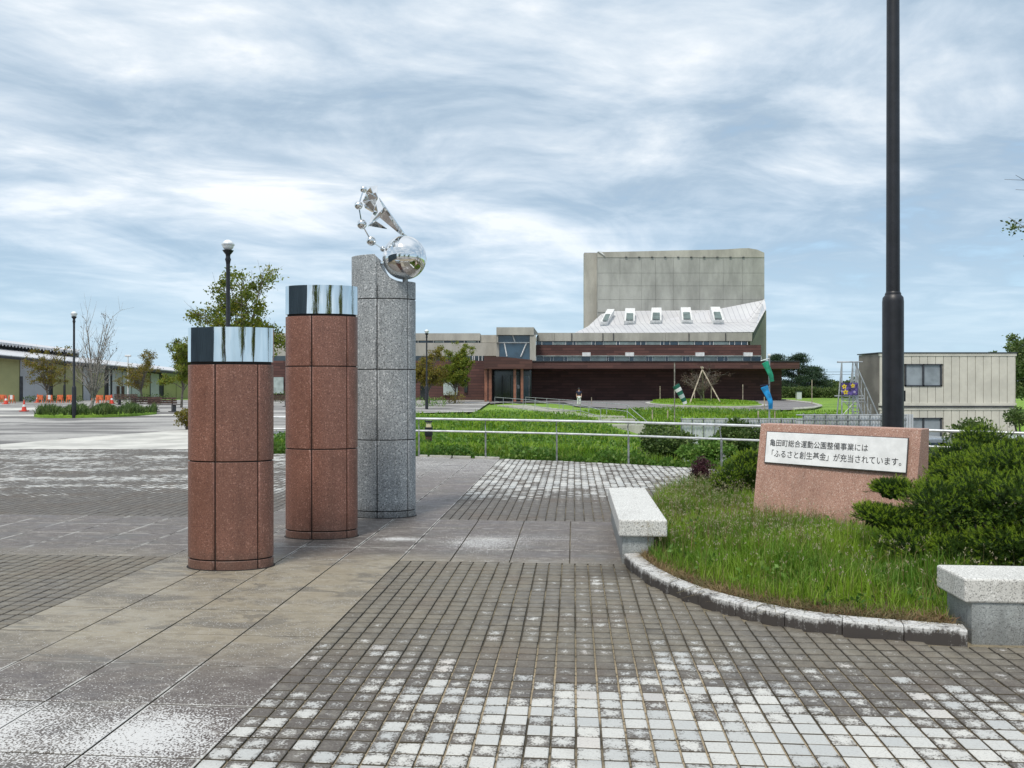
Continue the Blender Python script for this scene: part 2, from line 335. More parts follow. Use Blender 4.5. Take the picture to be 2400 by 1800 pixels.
# ---- paving materials: everything in the paving frame
def pframe(n):
    x, y, z = n.xyz(wpos(n))
    u = n.m('SUBTRACT', n.m('MULTIPLY', x, CA), n.m('MULTIPLY', y, SA)); v = n.m('ADD', n.m('MULTIPLY', x, SA), n.m('MULTIPLY', y, CA))
    return u, v
def gauss(n, u, v, cu, cv, ru, rv):
    a = n.m('POWER', n.m('DIVIDE', n.m('SUBTRACT', u, cu), ru), 2.); c = n.m('POWER', n.m('DIVIDE', n.m('SUBTRACT', v, cv), rv), 2.)
    return n.m('POWER', 2.718, n.m('MULTIPLY', n.m('ADD', a, c), -1.))
PV = .12; U0 = -1.67; V0 = 7.82
def paver_mat():
    m, n, b = newmat('paver_stone'); u, v = pframe(n); uv = n.comb(u, v, 0)
    cu = n.m('DIVIDE', n.m('SUBTRACT', u, U0), PV); cv = n.m('DIVIDE', n.m('SUBTRACT', v, V0), PV)
    wn = n.n('ShaderNodeTexWhiteNoise', noise_dimensions='2D'); n.put(wn.inputs['Vector'], n.comb(n.m('FLOOR', cu), n.m('FLOOR', cv), 0))
    rnd = wn.outputs['Value']; rc = n.xyz(wn.outputs['Color'])
    lx = n.m('ABSOLUTE', n.m('SUBTRACT', n.m('FRACT', cu), .5)); ly = n.m('ABSOLUTE', n.m('SUBTRACT', n.m('FRACT', cv), .5))
    e = n.m('MULTIPLY', n.m('MAXIMUM', lx, ly), 2.); dia = n.m('MULTIPLY', n.m('ADD', lx, ly), 1.3); dd = n.m('ADD', n.m('MULTIPLY', e, .55), n.m('MULTIPLY', dia, .35))
    # wear map of the square (lichen-free pale patches)
    w = n.m('MULTIPLY', n.mapr(v, 5.35, 3.9), n.mapr(u, -1.6, .6, .28, .62))
    w = n.m('ADD', w, n.m('MULTIPLY', n.mapr(v, 6.6, 5.0), n.mapr(u, .8, 2.2, .27, .10)))
    w = n.m('ADD', w, n.m('MULTIPLY', gauss(n, u, v, .1, 6.9, 1.1, .9), .20))
    w = n.m('ADD', w, n.m('MULTIPLY', n.mapr(v, 10.8, 14.0), n.mapr(u, -3.6, -5.0, .66, .36)))
    st_ = n.noise(n.comb(n.m('MULTIPLY', u, .22), n.m('MULTIPLY', v, .9), 2.), 1, 4, .6)
    w = n.m('ADD', w, n.m('MULTIPLY', n.m('MULTIPLY', n.mapr(v, 11.0, 12.5), n.mapr(u, -3.6, -5.0)), n.m('MULTIPLY', n.m('SUBTRACT', st_, .45), 1.8)))
    bn = n.noise(uv, 1.1, 5, .6); w = n.m('ADD', w, n.m('MULTIPLY', n.m('SUBTRACT', bn, .5), n.mapr(w, 0, .3, .1, 1.3)))
    fn = n.noise(uv, 26, 4, .68); f2 = n.noise(uv, 85, 3, .65)
    val = n.m('ADD', n.m('MULTIPLY', w, 1.28), n.m('MULTIPLY', n.m('SUBTRACT', rnd, .5), .62))
    val = n.m('ADD', val, n.m('MULTIPLY', n.m('SUBTRACT', fn, .5), 1.35)); val = n.m('ADD', val, n.m('MULTIPLY', n.m('SUBTRACT', f2, .5), 1.5))
    val = n.m('SUBTRACT', val, n.m('MULTIPLY', dd, .62))
    mask = n.mapr(val, .24, .60)
    tone = n.noise(uv, 1.3, 5, .6)
    tan = n.m('MULTIPLY', n.mapr(v, 4.7, 5.4), n.mapr(v, 10.5, 9.6)); tan = n.m('MULTIPLY', tan, n.mapr(tone, .25, .6, .45, 1.))
    dark = n.mix(tan, (.095, .083, .074), (.175, .154, .115))
    sub = n.noise(n.comb(u, v, 4.), 9., 5, .7); dark = n.mix(n.mapr(sub, .48, .66, 0, .5), dark, (.25, .235, .20)); dark = n.mix(n.mapr(sub, .48, .34, 0, .5), dark, (.07, .062, .052)); dark = n.mix(n.m('MULTIPLY', n.mapr(dd, .55, .85), .35), dark, (.07, .062, .05))
    dark = n.mix(n.m('MULTIPLY', n.mapr(tone, .52, .7), .5), dark, (.135, .105, .085))
    dark = n.mix(n.mapr(rnd, 0, 1, 0., .5, False), dark, n.mix(.5, dark, (.08, .075, .07)))
    dark = n.mix(n.mapr(f2, .4, .7, 0, .40), dark, (.24, .225, .20))
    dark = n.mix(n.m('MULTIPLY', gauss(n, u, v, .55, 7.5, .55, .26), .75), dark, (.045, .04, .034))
    lite = n.mix(rc[1], (.44, .455, .45), (.60, .595, .56)); lite = n.mix(n.mapr(f2, .45, .7, 0, .6), lite, (.36, .35, .34))
    lite = n.mix(n.m('MULTIPLY', n.m('GREATER_THAN', rc[0], .975), .14), lite, (.42, .28, .24))
    c = n.mix(mask, dark, lite)
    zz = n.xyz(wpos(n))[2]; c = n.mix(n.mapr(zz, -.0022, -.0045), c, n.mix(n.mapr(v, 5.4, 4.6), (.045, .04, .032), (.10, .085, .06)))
    n.put(b.inputs['Base Color'], c); n.put(b.inputs['Roughness'], n.mapr(tone, .3, .7, .55, .8)); bump(n, b, fn, .35, .006); return m
def slab_mat():
    m, n, b = newmat('slab_stone'); u, v = pframe(n); uv = n.comb(u, v, 0)
    iu = n.m('FLOOR', n.m('DIVIDE', n.m('SUBTRACT', u, U0), .57)); iv = n.m('FLOOR', n.m('DIVIDE', n.m('SUBTRACT', v, V0), .6))
    wn = n.n('ShaderNodeTexWhiteNoise', noise_dimensions='2D'); n.put(wn.inputs['Vector'], n.comb(iu, iv, 0)); rnd = wn.outputs['Value']
    big = n.noise(uv, .9, 5, .6, .5); mid = n.noise(n.comb(u, n.m('MULTIPLY', v, 2.2), 3.), 2.2, 6, .65, .6); sp = n.noise(uv, 85, 1, .5); sp2 = n.noise(uv, 26, 4, .7)
    tan = n.m('MULTIPLY', n.mapr(n.m('ADD', v, n.m('MULTIPLY', big, 1.0)), 5.0, 5.9), n.mapr(n.m('ADD', v, n.m('MULTIPLY', big, 1.2)), 8.9, 8.1))
    c = n.mix(tan, (.098, .080, .074), (.30, .26, .188))
    c = n.mix(n.m('MULTIPLY', n.mapr(v, 8.4, 11.5), n.mapr(u, -3.2, -2.2, .3, .85)), c, (.115, .09, .088))
    c = n.mix(n.mapr(mid, .44, .64, 0, .7), c, n.mix(tan, (.15, .132, .12), (.17, .148, .115)))
    gr = n.noise(n.comb(u, n.m('MULTIPLY', v, 1.7), 5.), 7., 6, .75, .5); c = n.mix(n.mapr(gr, .50, .64, 0, .45), c, n.vm('MULTIPLY', c, (.5, .48, .46))); c = n.mix(n.mapr(gr, .50, .36, 0, .30), c, (.42, .40, .36))
    c = n.mix(n.mapr(rnd, 0, 1, 0, .22, False), c, (.12, .11, .10))
    ring = n.m('MULTIPLY', n.mapr(n.noise(n.comb(u, n.m('MULTIPLY', v, 2.2), 9.), 1.5, 7, .72, .8), .53, .60), .62)
    c = n.mix(ring, c, (.10, .092, .08))
    eu = n.m('ABSOLUTE', n.m('SUBTRACT', n.m('FRACT', n.m('DIVIDE', n.m('SUBTRACT', u, U0), .57)), .5))
    ev = n.m('ABSOLUTE', n.m('SUBTRACT', n.m('FRACT', n.m('DIVIDE', n.m('SUBTRACT', v, V0), .6)), .5))
    lime = n.m('MULTIPLY', n.m('ADD', n.m('MULTIPLY', n.mapr(eu, .462, .478), n.m('LESS_THAN', u, U0 + .02)), n.m('MULTIPLY', n.mapr(ev, .468, .482), .5), clamp=True), n.mapr(n.noise(uv, 3.5, 4, .7), .42, .56))
    c = n.mix(n.m('MULTIPLY', n.m('MULTIPLY', lime, n.m('SUBTRACT', 1., tan)), .9), c, (.50, .49, .46))
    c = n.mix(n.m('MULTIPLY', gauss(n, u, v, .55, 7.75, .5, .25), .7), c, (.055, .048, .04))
    lb = n.m('MULTIPLY', n.mapr(u, -3.55, -3.93), n.mapr(mid, .42, .55)); c = n.mix(n.m('MULTIPLY', n.m('MULTIPLY', lb, tan), .6), c, (.10, .09, .075))
    # salt-white specks in worn spots
    w = n.m('ADD', gauss(n, u, v, -2.05, 3.85, .34, .30), n.m('MULTIPLY', gauss(n, u, v, -2.9, 3.9, .33, .35), .8))
    w = n.m('ADD', w, n.m('MULTIPLY', gauss(n, u, v, -.95, 8.75, .45, .42), .85)); w = n.m('ADD', w, n.m('MULTIPLY', gauss(n, u, v, -.3, 9.1, .5, .2), .35))
    w = n.m('ADD', n.m('MULTIPLY', w, .62), n.m('MULTIPLY', n.mapr(v, 5.0, 3.5), .26)); w = n.m('ADD', w, n.m('MULTIPLY', gauss(n, u, v, -1.9, 8.9, .25, .12), .7))
    w = n.m('ADD', w, n.m('MULTIPLY', n.mapr(v, 13., 17.), .35))
    val = n.m('ADD', w, n.m('ADD', n.m('MULTIPLY', n.m('SUBTRACT', sp2, .5), 1.2), n.m('ADD', n.m('MULTIPLY', n.m('SUBTRACT', sp, .5), 2.2), n.m('MULTIPLY', n.m('SUBTRACT', mid, .5), .7))))
    c = n.mix(n.mapr(val, .40, .56), c, (.60, .60, .595))
    c = n.mix(n.mapr(sp, .35, .65, 0, .16), c, (.36, .34, .30))
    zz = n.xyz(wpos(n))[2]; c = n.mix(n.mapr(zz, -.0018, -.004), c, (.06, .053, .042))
    n.put(b.inputs['Base Color'], c); n.put(b.inputs['Roughness'], n.mapr(mid, .3, .7, .45, .75)); bump(n, b, sp2, .25, .004); return m
def sand_mat():
    m, n, b = newmat('joint_sand'); u, v = pframe(n); uv = n.comb(u, v, 0)
    f = n.noise(uv, 1.4, 4); g = n.noise(uv, 30, 3)
    c = n.mix(n.mapr(f, .4, .62), (.06, .052, .038), (.24, .205, .14)); c = n.mix(n.m('MULTIPLY', n.mapr(v, 5.6, 4.8), n.mapr(f, .35, .5)), c, (.36, .30, .21)); c = n.mix(n.mapr(g, .5, .7), c, (.07, .065, .045))
    c = n.mix(n.mapr(v, 9., 13., 0, .5), c, (.09, .085, .08))
    n.put(b.inputs['Base Color'], c); b.inputs['Roughness'].default_value = .95; return m
def farpave_mat():
    m, n, b = newmat('far_paving'); x, y, z = n.xyz(wpos(n)); p = wpos(n)
    st = n.noise(n.comb(n.m('MULTIPLY', x, .12), n.m('MULTIPLY', y, .30), 0), 1, 6, .62, .8); g = n.noise(p, 6, 5, .7); g2 = n.noise(n.comb(n.m('MULTIPLY', x, 1.2), n.m('MULTIPLY', y, 1.2), 0), 1, 4)
    c = n.mix(n.mapr(st, .42, .58), (.14, .133, .13), (.42, .41, .39)); c = n.mix(n.mapr(g, .4, .7, 0, .4), c, (.13, .125, .12)); c = n.mix(n.mapr(g2, .5, .7, 0, .3), c, (.30, .29, .28))
    n.put(b.inputs['Base Color'], c); b.inputs['Roughness'].default_value = .75; return m
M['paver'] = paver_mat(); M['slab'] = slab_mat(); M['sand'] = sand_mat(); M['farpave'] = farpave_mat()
M['palepave'] = plain('pale_paving', (.56, .55, .51), .7, 0, .12, .8)
m, n, b = newmat('terrain_grass'); p = wpos(n)
f = n.noise(p, .25, 5, .6); g = n.noise(p, 5, 5, .7)
c = n.mix(n.mapr(f, .35, .65), (.14, .26, .025), (.22, .37, .04)); c = n.mix(n.mapr(g, .45, .7, 0, .5), c, (.05, .10, .018))
x_, y_, z_ = n.xyz(p); c = n.mix(n.m('MULTIPLY', n.mapr(z_, -1.5, -2.0), .9), c, (.23, .21, .17))
n.put(b.inputs['Base Color'], c); b.inputs['Roughness'].default_value = .95; bump(n, b, g, .8, .1); M['terrain'] = m
M['soil'] = plain('planter_soil', (.13, .105, .07), .95, 0, .3, 6, .6)
M['kerb'] = None
m, n, b = newmat('stained_kerb'); p = wpos(n); x_, y_, z_ = n.xyz(p)
st = n.noise(n.vm('MULTIPLY', p, (22, 22, 3.5)), 1, 5, .7); g = n.noise(p, 60, 4, .75); q = n.noise(p, 5, 5, .6)
side = n.mapr(z_, .099, .035)       # face gets blacker downwards from below the arris
k = n.m('ADD', n.m('ADD', n.m('MULTIPLY', side, .55), n.m('MULTIPLY', n.m('SUBTRACT', st, .5), 1.3)), n.m('ADD', n.m('MULTIPLY', n.m('SUBTRACT', g, .5), .9), n.m('MULTIPLY', n.m('SUBTRACT', q, .5), 1.1)))
c = n.mix(n.mapr(k, -.05, .42), (.56, .56, .55), (.06, .052, .048)); c = n.mix(n.mapr(g, .5, .62, 0, .5), c, (.06, .055, .05))
n.put(b.inputs['Base Color'], c); b.inputs['Roughness'].default_value = .8; M['kerb'] = m

# ---------------------------------------------------------------- terrain
FEN = [(-7.4, 20.5), (-5.9, 20.25), (-4.2, 20.0), (-2.19, 19.45), (-.62, 18.95), (.95, 18.35), (2.45, 17.6), (3.9, 16.65), (5.3, 15.75), (6.6, 15.0), (7.9, 14.1), (9.2, 13.1), (11.0, 11.6)]
def fy(x):
    if x <= FEN[0][0]: return 1e3
    for (a, b_), (c_, d_) in zip(FEN, FEN[1:]):
        if x <= c_: return b_ + (d_ - b_) * (x - a) / (c_ - a)
    return 11.6 - (x - 11.) * .9
def sm(a, b, x): t = min(1, max(0, (x - a) / (b - a))); return t * t * (3 - 2 * t)
def T(x, y):
    f = fy(x)
    if y < f + .15: return -.07
    e = sm(.15, 2.0, y - f)
    z = -.07 - .10 * e
    wx = sm(1.5, 8.5, x - .05 * (y - 20)); wy = sm(47, 40, y) * sm(0.2, 4.0, y - f)
    z -= 1.95 * wx * wy
    z += .12 * math.sin(x * .35 + 1) * math.sin(y * .21) * e * (1 if 22 < y < 55 else 0)
    return z
def axis(segs):
    o = []
    for a, b_, st in segs: o += list(np.arange(a, b_, st))
    return o + [segs[-1][1]]
xs = axis([(-2500, -300, 400), (-300, -60, 30), (-60, -12, 4), (-12, 36, .8), (36, 80, 4), (80, 300, 30), (300, 2500, 400)])
ys = axis([(-600, -60, 90), (-60, 8, 6), (8, 60, .8), (60, 130, 5), (130, 400, 30), (400, 3600, 400)])
tv = [(x, y, T(x, y)) for y in ys for x in xs]; nx = len(xs)
tf = [(j * nx + i, j * nx + i + 1, (j + 1) * nx + i + 1, (j + 1) * nx + i) for j in range(len(ys) - 1) for i in range(nx - 1)]
o = soup('terrain', tv, tf, M['terrain']); tag(o, kind='structure'); o.data.polygons.foreach_set('use_smooth', [True] * len(tf))

# ---------------------------------------------------------------- plaza
PLANT = [(1.12, 7.95), (1.07, 7.72), (1.12, 7.2), (1.23, 6.78), (1.37, 6.42), (1.56, 6.11), (1.77, 5.87), (2.03, 5.66), (2.31, 5.53), (2.62, 5.44), (2.93, 5.36), (5.4, 5.2), (9.0, 8.6), (9.4, 12.2), (7.2, 13.9), (5.0, 14.9), (3.7, 14.2), (2.75, 13.15), (2.1, 12.2), (1.55, 10.6), (1.2, 9.0)]
def inside(x, y, poly):
    c = False; k = len(poly)
    for i in range(k):
        x1, y1 = poly[i]; x2, y2 = poly[(i + 1) % k]
        if (y1 > y) != (y2 > y) and x < (x2 - x1) * (y - y1) / (y2 - y1) + x1: c = not c
    return c
pl = MB(); FL = [(x, y + .02) for x, y in FEN]
pl.add([(x, y, -.013) for x, y in [(-14, -1.0), (14, -1.0), (14, 8.9)] + [(11.0, 11.6)] + FL[::-1][1:] + [(-7.4, 26), (-14, 26)]],
       [tuple(range(3 + 1 + len(FL) - 1 + 2))])
pave = pl.build('plaza_pavement', M['sand']); tag(pave, kind='structure')
def in_frame(x, y, mg=30):
    if y < 1: return False
    px = 1200 + x / y * F; py = 900 + H / y * F; return -mg < px < 2400 + mg and 900 < py < 1800 + mg
def block(pu, pv, bev=.004, dep=.018):
    a, b_ = pu / 2, pv / 2; vs = []
    for (i, j) in ((-1, -1), (1, -1), (1, 1), (-1, 1)):
        vs.append(UV(i * a, j * b_) + (-dep,))
    for (i, j) in ((-1, -1), (1, -1), (1, 1), (-1, 1)): vs.append(UV(i * a, j * b_) + (-bev * .7,))
    for (i, j) in ((-1, -1), (1, -1), (1, 1), (-1, 1)): vs.append(UV(i * (a - bev), j * (b_ - bev)) + (0,))
    fs = [(8, 9, 10, 11)] + [(i, (i + 1) % 4, 4 + (i + 1) % 4, 4 + i) for i in range(4)] + [(4 + i, 4 + (i + 1) % 4, 8 + (i + 1) % 4, 8 + i) for i in range(4)]
    return vs, fs
cells = []
for j in range(-42, 118):
    for i in range(-130, 60):
        u = U0 + (i + .5) * PV; v = V0 + (j + .5) * PV
        if -3.95 < u < U0: continue
        if 7.82 < v < 10.22: continue
        x, y = UV(u, v)
        if not in_frame(x, y): continue
        if y > fy(x) - .12 or y > 21.5 or inside(x, y, PLANT): continue
        cells.append((u, v, x, y, 1 / y ** 3))
cells.sort(key=lambda c: -c[4] if in_frame(c[2], c[3], -12) else 0)
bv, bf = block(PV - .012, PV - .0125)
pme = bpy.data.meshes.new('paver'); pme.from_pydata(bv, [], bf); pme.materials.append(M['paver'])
for u, v, x, y, _ in cells[:300]:
    o = bpy.data.objects.new('paver', pme); COL.objects.link(o); o.parent = pave
    o.location = (x + random.gauss(0, .0008), y + random.gauss(0, .0008), random.gauss(0, .0009)); o.rotation_euler = (random.gauss(0, .006), random.gauss(0, .006), random.gauss(0, .006))
rest = cells[300:]; bva = np.array(bv); bfa4 = np.array(bf)
V_ = []
off = np.array([[c[2], c[3], 0] for c in rest]) ; off[:, 2] = rng.normal(0, .0009, len(rest)); off[:, :2] += rng.normal(0, .0008, (len(rest), 2))
tilt = rng.normal(0, .007, (len(rest), 2))
allv = bva[None] + off[:, None, :]; allv[:, :, 2] += bva[None, :, 0] * tilt[:, 0:1] + bva[None, :, 1] * tilt[:, 1:2]
allf = bfa4[None] + (np.arange(len(rest)) * len(bv))[:, None, None]
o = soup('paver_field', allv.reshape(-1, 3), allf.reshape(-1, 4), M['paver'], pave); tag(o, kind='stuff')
slabs = []
smesh = {}
def slab(u0, u1, v0, v1):
    x, y = UV((u0 + u1) / 2, (v0 + v1) / 2)
    if not in_frame(x, y, 500) or inside(x, y, PLANT): return
    if y > fy(x) - .1: return
    key = (round(u1 - u0, 3), round(v1 - v0, 3))
    if key not in smesh:
        vs, fs = block(key[0] - .011, key[1] - .010, .003, .018); me = bpy.data.meshes.new('paving_slab'); me.from_pydata(vs, [], fs); me.materials.append(M['slab']); smesh[key] = me
    slabs.append((1 / y ** 3, key, x, y))
lon = [U0 - .57 * k for k in range(5)]
for k in range(-8, 21):
    v = V0 + .6 * k
    for a in range(4): slab(lon[a + 1], lon[a], v, v + .6)
right = [U0, -1.18, -.61, -.04, .53, 1.10]
for k in range(4):
    v = V0 + .6 * k
    for a, b_ in zip(right, right[1:]): slab(a, b_, v, v + .6)
    for q in range(0, 12): slab(lon[4] - .57 * (q + 1), lon[4] - .57 * q, v, v + .6)
slabs.sort(key=lambda s: -s[0])
print('slabs', len(slabs), 'pavers', len(cells))
for _, key, x, y in slabs[:300]:
    o = bpy.data.objects.new('paving_slab', smesh[key]); COL.objects.link(o); o.parent = pave
    o.location = (x, y, random.gauss(0, .0006)); o.rotation_euler = (random.gauss(0, .0008), random.gauss(0, .0008), 0)
# plaza beyond the laid stones
fp = MB(); fp.add([(-220, -120, -.02), (60, -120, -.02), (60, 11.5, -.02), (11, 11.5, -.02), (-7.45, 11.5, -.02), (-7.45, 48, -.02), (-2.2, 51, -.02), (-2.2, 62, -.02), (-2.0, 88, -.02), (-220, 100, -.02)], [tuple(range(10))])
tag(fp.build('far_plaza', M['farpave']), kind='structure')
pb = MB(); k0 = [G(0, 1041), G(200, 1024), G(436, 1007), G(600, 1000), G(600, 1046), G(436, 1052), G(200, 1062), G(0, 1073)]
pb.add([(x, y, -.004 if y < 0 else -.0045) for x, y in k0[::-1]], [tuple(range(8))])
pb.add([(x, y, -.0045) for x, y in [G(-50, 976), G(420, 974), G(420, 970.5), G(-50, 972)]], [(0, 1, 2, 3)])
pb.add([(x, y, -.0045) for x, y in [G(-50, 963), G(110, 960), G(110, 954), G(-50, 957)]], [(0, 1, 2, 3)])
tag(pb.build('pale_path', M['palepave']), kind='structure')
# white edging stones at the fence foot
eg = thing('edging_stones', 'pale edging stones along the paving under the railing, right of the grey pillar', 'edging', (0, 18.6, 0))
me_pts = [(984, 1000), (1005, 1040), (1060, 1100), (1105, 1165)]
for a, b_ in [(976, 992), (1001, 1052), (1058, 1100), (1112, 1170)]:
    X0, X1 = (a - 1200) / F * 18.6, (b_ - 1200) / F * 18.3
    MB().prism([(X0, fy(X0) - .2), (X1, fy(X1) - .2), (X1, fy(X1) - .03), (X0, fy(X0) - .03)], -.01, .035).build('edging_stone', M['kerbconc'], eg)

# ---------------------------------------------------------------- pillars
def ell(t, a, b_, cx, cy): return (cx + a * math.sin(t), cy - b_ * math.cos(t))
def pillar(name, label, cx, cy, a, b_, courses, mat, t0, capz=None, topf=None):
    th = thing(name, label, 'pillar', (cx, cy, 0), 'stepped stone pillars of the plaza monument')
    zt = courses[-1]
    core = MB(); N = 48
    ia, ib = a - .014, b_ - .014
    if topf is None:
        core.lathe([(1, -.01), (1, zt - .006)], cx, cy, N, ia, ib)
    else:
        for q in range(60):      # slices across the carved top
            x0 = -ia + 2 * ia * q / 60; x1 = x0 + 2 * ia / 60
            y0 = ib * math.sqrt(max(0, 1 - (x0 / ia) ** 2)); y1 = ib * math.sqrt(max(0, 1 - (x1 / ia) ** 2))
            za, zb = topf(cx + x0) - .003, topf(cx + x1) - .003
            A = [(cx + x0, cy - y0, -.01), (cx + x0, cy + y0, -.01), (cx + x0, cy + y0, za), (cx + x0, cy - y0, za)]
            B = [(cx + x1, cy - y1, -.01), (cx + x1, cy + y1, -.01), (cx + x1, cy + y1, zb), (cx + x1, cy - y1, zb)]
            core.add(A + B, [(3, 2, 6, 7)] + [(0, 4, 7, 3)[::-1], (1, 2, 6, 5)[::-1]] if True else [])
    core.build('core', M['joint'] if topf is None else mat, th, smooth=False)
    if topf is not None:
        MB().lathe([(1, -.01), (1, 2.93)], cx, cy, N, ia + .001, ib + .001).build('backing', M['joint'], th)
    g = .014
    for ci in range(len(courses) - 1):
        z0, z1 = courses[ci] + (.006 if ci else 0), courses[ci + 1] - .006
        last = ci == len(courses) - 2
        for k in range(6):
            ta = R(t0) + k * math.pi / 3; tb = ta + math.pi / 3; gg = g / (2 * a)
            mb = MB(); steps = 16
            fine = [0., .012] + [i / steps for i in range(1, steps)] + [.988, 1.]
            ts = [ta + gg + (tb - ta - 2 * gg) * f for f in fine]
            ring = []
            for q, t in enumerate(ts):
                ins = .0035 if q in (0, len(ts) - 1) else 0
                xo, yo = ell(t, a - ins, b_ - ins, cx, cy); xi, yi = ell(t, a - .05, b_ - .05, cx, cy)
                zt_ = z1 if not (last and topf) else topf(xo) - .0
                zi_ = z1 if not (last and topf) else topf(xi) - .0
                xs_, ys_ = ell(t, a - .0035, b_ - .0035, cx, cy)
                ring.append([(xs_, ys_, z0), (xo, yo, z0 + .0035), (xo, yo, zt_ - .0035), (xs_, ys_, zt_), (xi, yi, zi_), (xi, yi, z0)])
            vs = [p for r_ in ring for p in r_]; fs = []
            for q in range(len(ring) - 1):
                for e in range(6):
                    A = q * 6 + e; B = q * 6 + (e + 1) % 6; fs.append((A, B, B + 6, A + 6)[::-1])
            fs += [(0, 1, 2, 3, 4, 5)[::-1], tuple((len(ring) - 1) * 6 + e for e in range(6))]
            mb.add(vs, fs); mb.build('stone_panel', mat, th, smooth=True)
    if capz:
        MB().lathe([(1, capz[0] - .03), (1, capz[0] + .002)], cx, cy, N, a - .02, b_ - .02).build('cap_joint', M['joint'], th)
        cp = MB(); r = .004 / a
        cp.lathe([(.93, capz[0]), (1, capz[0] + .001), (1, capz[1])], cx, cy, 128, a + .001, b_ + .001)
        cp.build('mirror_cap', M['cap'], th, smooth=True)
    sk = MB().lathe([(1, -.012), (1, .006)], cx, cy, N, a + .014, b_ + .014); sk.build('contact_shade', M['joint'], th)  # black ring standing in for contact shade at the pillar foot
    return th
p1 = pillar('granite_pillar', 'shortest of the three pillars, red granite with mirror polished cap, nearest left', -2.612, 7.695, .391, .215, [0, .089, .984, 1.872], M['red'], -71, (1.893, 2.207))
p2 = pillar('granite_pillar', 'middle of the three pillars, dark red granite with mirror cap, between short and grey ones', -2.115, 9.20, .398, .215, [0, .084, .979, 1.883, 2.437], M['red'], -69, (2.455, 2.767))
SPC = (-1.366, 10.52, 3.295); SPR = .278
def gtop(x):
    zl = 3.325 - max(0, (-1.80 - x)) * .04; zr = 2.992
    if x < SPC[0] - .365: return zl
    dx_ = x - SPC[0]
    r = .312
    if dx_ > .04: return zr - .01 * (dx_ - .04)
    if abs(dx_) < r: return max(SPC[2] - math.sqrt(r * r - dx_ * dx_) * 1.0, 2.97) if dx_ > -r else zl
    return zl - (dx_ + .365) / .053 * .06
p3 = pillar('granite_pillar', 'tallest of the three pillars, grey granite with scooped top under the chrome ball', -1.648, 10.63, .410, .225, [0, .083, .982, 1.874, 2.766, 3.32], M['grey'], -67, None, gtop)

# chrome sculpture
sc = thing('chrome_sculpture', 'polished steel ball with angular figure and chain of small balls on the grey pillar', 'sculpture', SPC)
MB().sphere(SPC, SPR, 64, 40).build('large_ball', M['chrome'], sc, smooth=True)
MB().lathe([(.035, 2.95), (.035, SPC[2] - SPR + .02)], SPC[0] + .01, SPC[1], 16).build('foot', M['poststeel'], sc)
def Z2(x, y, Y): return P(820 + x / 6.38, 420 + y / 6.38, Y)
balls = [((205, 150), .044, 10.40), ((130, 390), .052, 10.34), ((180, 672), .062, 10.38), ((320, 922), .061, 10.46), ((492, 1042), .036, 10.50)]
for (q, r, Y) in balls: MB().sphere(Z2(*q, Y), r, 32, 20).build('small_ball', M['chrome'], sc, smooth=True)
rod = MB(); rod.tube([Z2(*q, Y) for q, r, Y in balls] + [(SPC[0] - .2, SPC[1], SPC[2] - .06 + .12)], .009, 8); rod.tube([Z2(460, 1255, 10.5), (SPC[0] - .2, SPC[1], SPC[2] - .07)], .02, 10); rod.build('linking_rod', M['chrome'], sc)
def plate(name, pts, mat='chrome', th=.014):
    A = [Vector(Z2(x, y, Y)) for x, y, Y in pts]; c = sum(A, Vector()) / len(A)
    nrm = Vector()
    for i in range(len(A)): nrm += (A[i] - c).cross(A[(i + 1) % len(A)] - c)
    nrm.normalize(); B = [p + nrm * th for p in A]
    return MB().hull2([tuple(p) for p in A], [tuple(p) for p in B]).build(name, M[mat], sc)
dk = 'chrome'
plate('crest_plate', [(190, 335, 10.42), (250, 185, 10.30), (305, 125, 10.26), (345, 215, 10.28), (385, 200, 10.26), (420, 285, 10.32), (345, 482, 10.56)])
plate('spike_plate', [(285, 110, 10.62), (415, 92, 10.60), (402, 250, 10.44), (340, 215, 10.46)])
plate('wing_plate', [(430, 300, 10.48), (500, 430, 10.40), (385, 560, 10.28), (275, 697, 10.18), (345, 482, 10.36)])
plate('leg_plate', [(432, 285, 10.22), (550, 450, 10.28), (812, 815, 10.50), (770, 842, 10.56), (450, 578, 10.46), (500, 430, 10.36)])
plate('claw_plate', [(275, 697, 10.20), (450, 565, 10.08), (385, 635, 10.16), (558, 748, 10.34)])
plate('shin_plate', [(500, 430, 10.30), (455, 570, 10.38), (370, 640, 10.44), (278, 694, 10.47)])
plate('tail_plate', [(190, 335, 10.50), (345, 482, 10.34), (245, 425, 10.34), (160, 350, 10.44)])
MB().tube([Z2(790, 820, 10.45), (SPC[0] + .02, SPC[1], SPC[2] + SPR)], .014, 8).build('ankle_rod', M['chrome'], sc)

# ---------------------------------------------------------------- planter: kerb, benches, soil
so_ = MB(); so_.prism([(1.30, 7.9), (1.30, 7.3), (1.38, 6.92), (1.50, 6.60), (1.68, 6.28), (1.88, 6.03), (2.1, 5.84), (2.36, 5.68), (2.64, 5.58), (2.97, 5.50), (5.3, 5.45), (8.9, 8.7), (9.2, 12.0), (7.2, 13.7), (5.0, 14.7), (3.8, 14.0), (2.85, 13.05), (2.2, 12.1), (1.62, 10.5), (1.32, 9.0)], -.05, .055)
soil = so_.build('planter_soil', M['soil']); tag(soil, kind='structure')
def chaikin(p, k=2):
    for _ in range(k):
        q = [p[0]]
        for a, b_ in zip(p, p[1:]): q += [tuple(.75 * s + .25 * t for s, t in zip(a, b_)), tuple(.25 * s + .75 * t for s, t in zip(a, b_))]
        p = q + [p[-1]]
    return p
kc = chaikin([(1.055, 7.78), (1.09, 7.3), (1.20, 6.82), (1.36, 6.42), (1.56, 6.11), (1.78, 5.86), (2.03, 5.66), (2.31, 5.53), (2.62, 5.44), (2.945, 5.345)], 2)
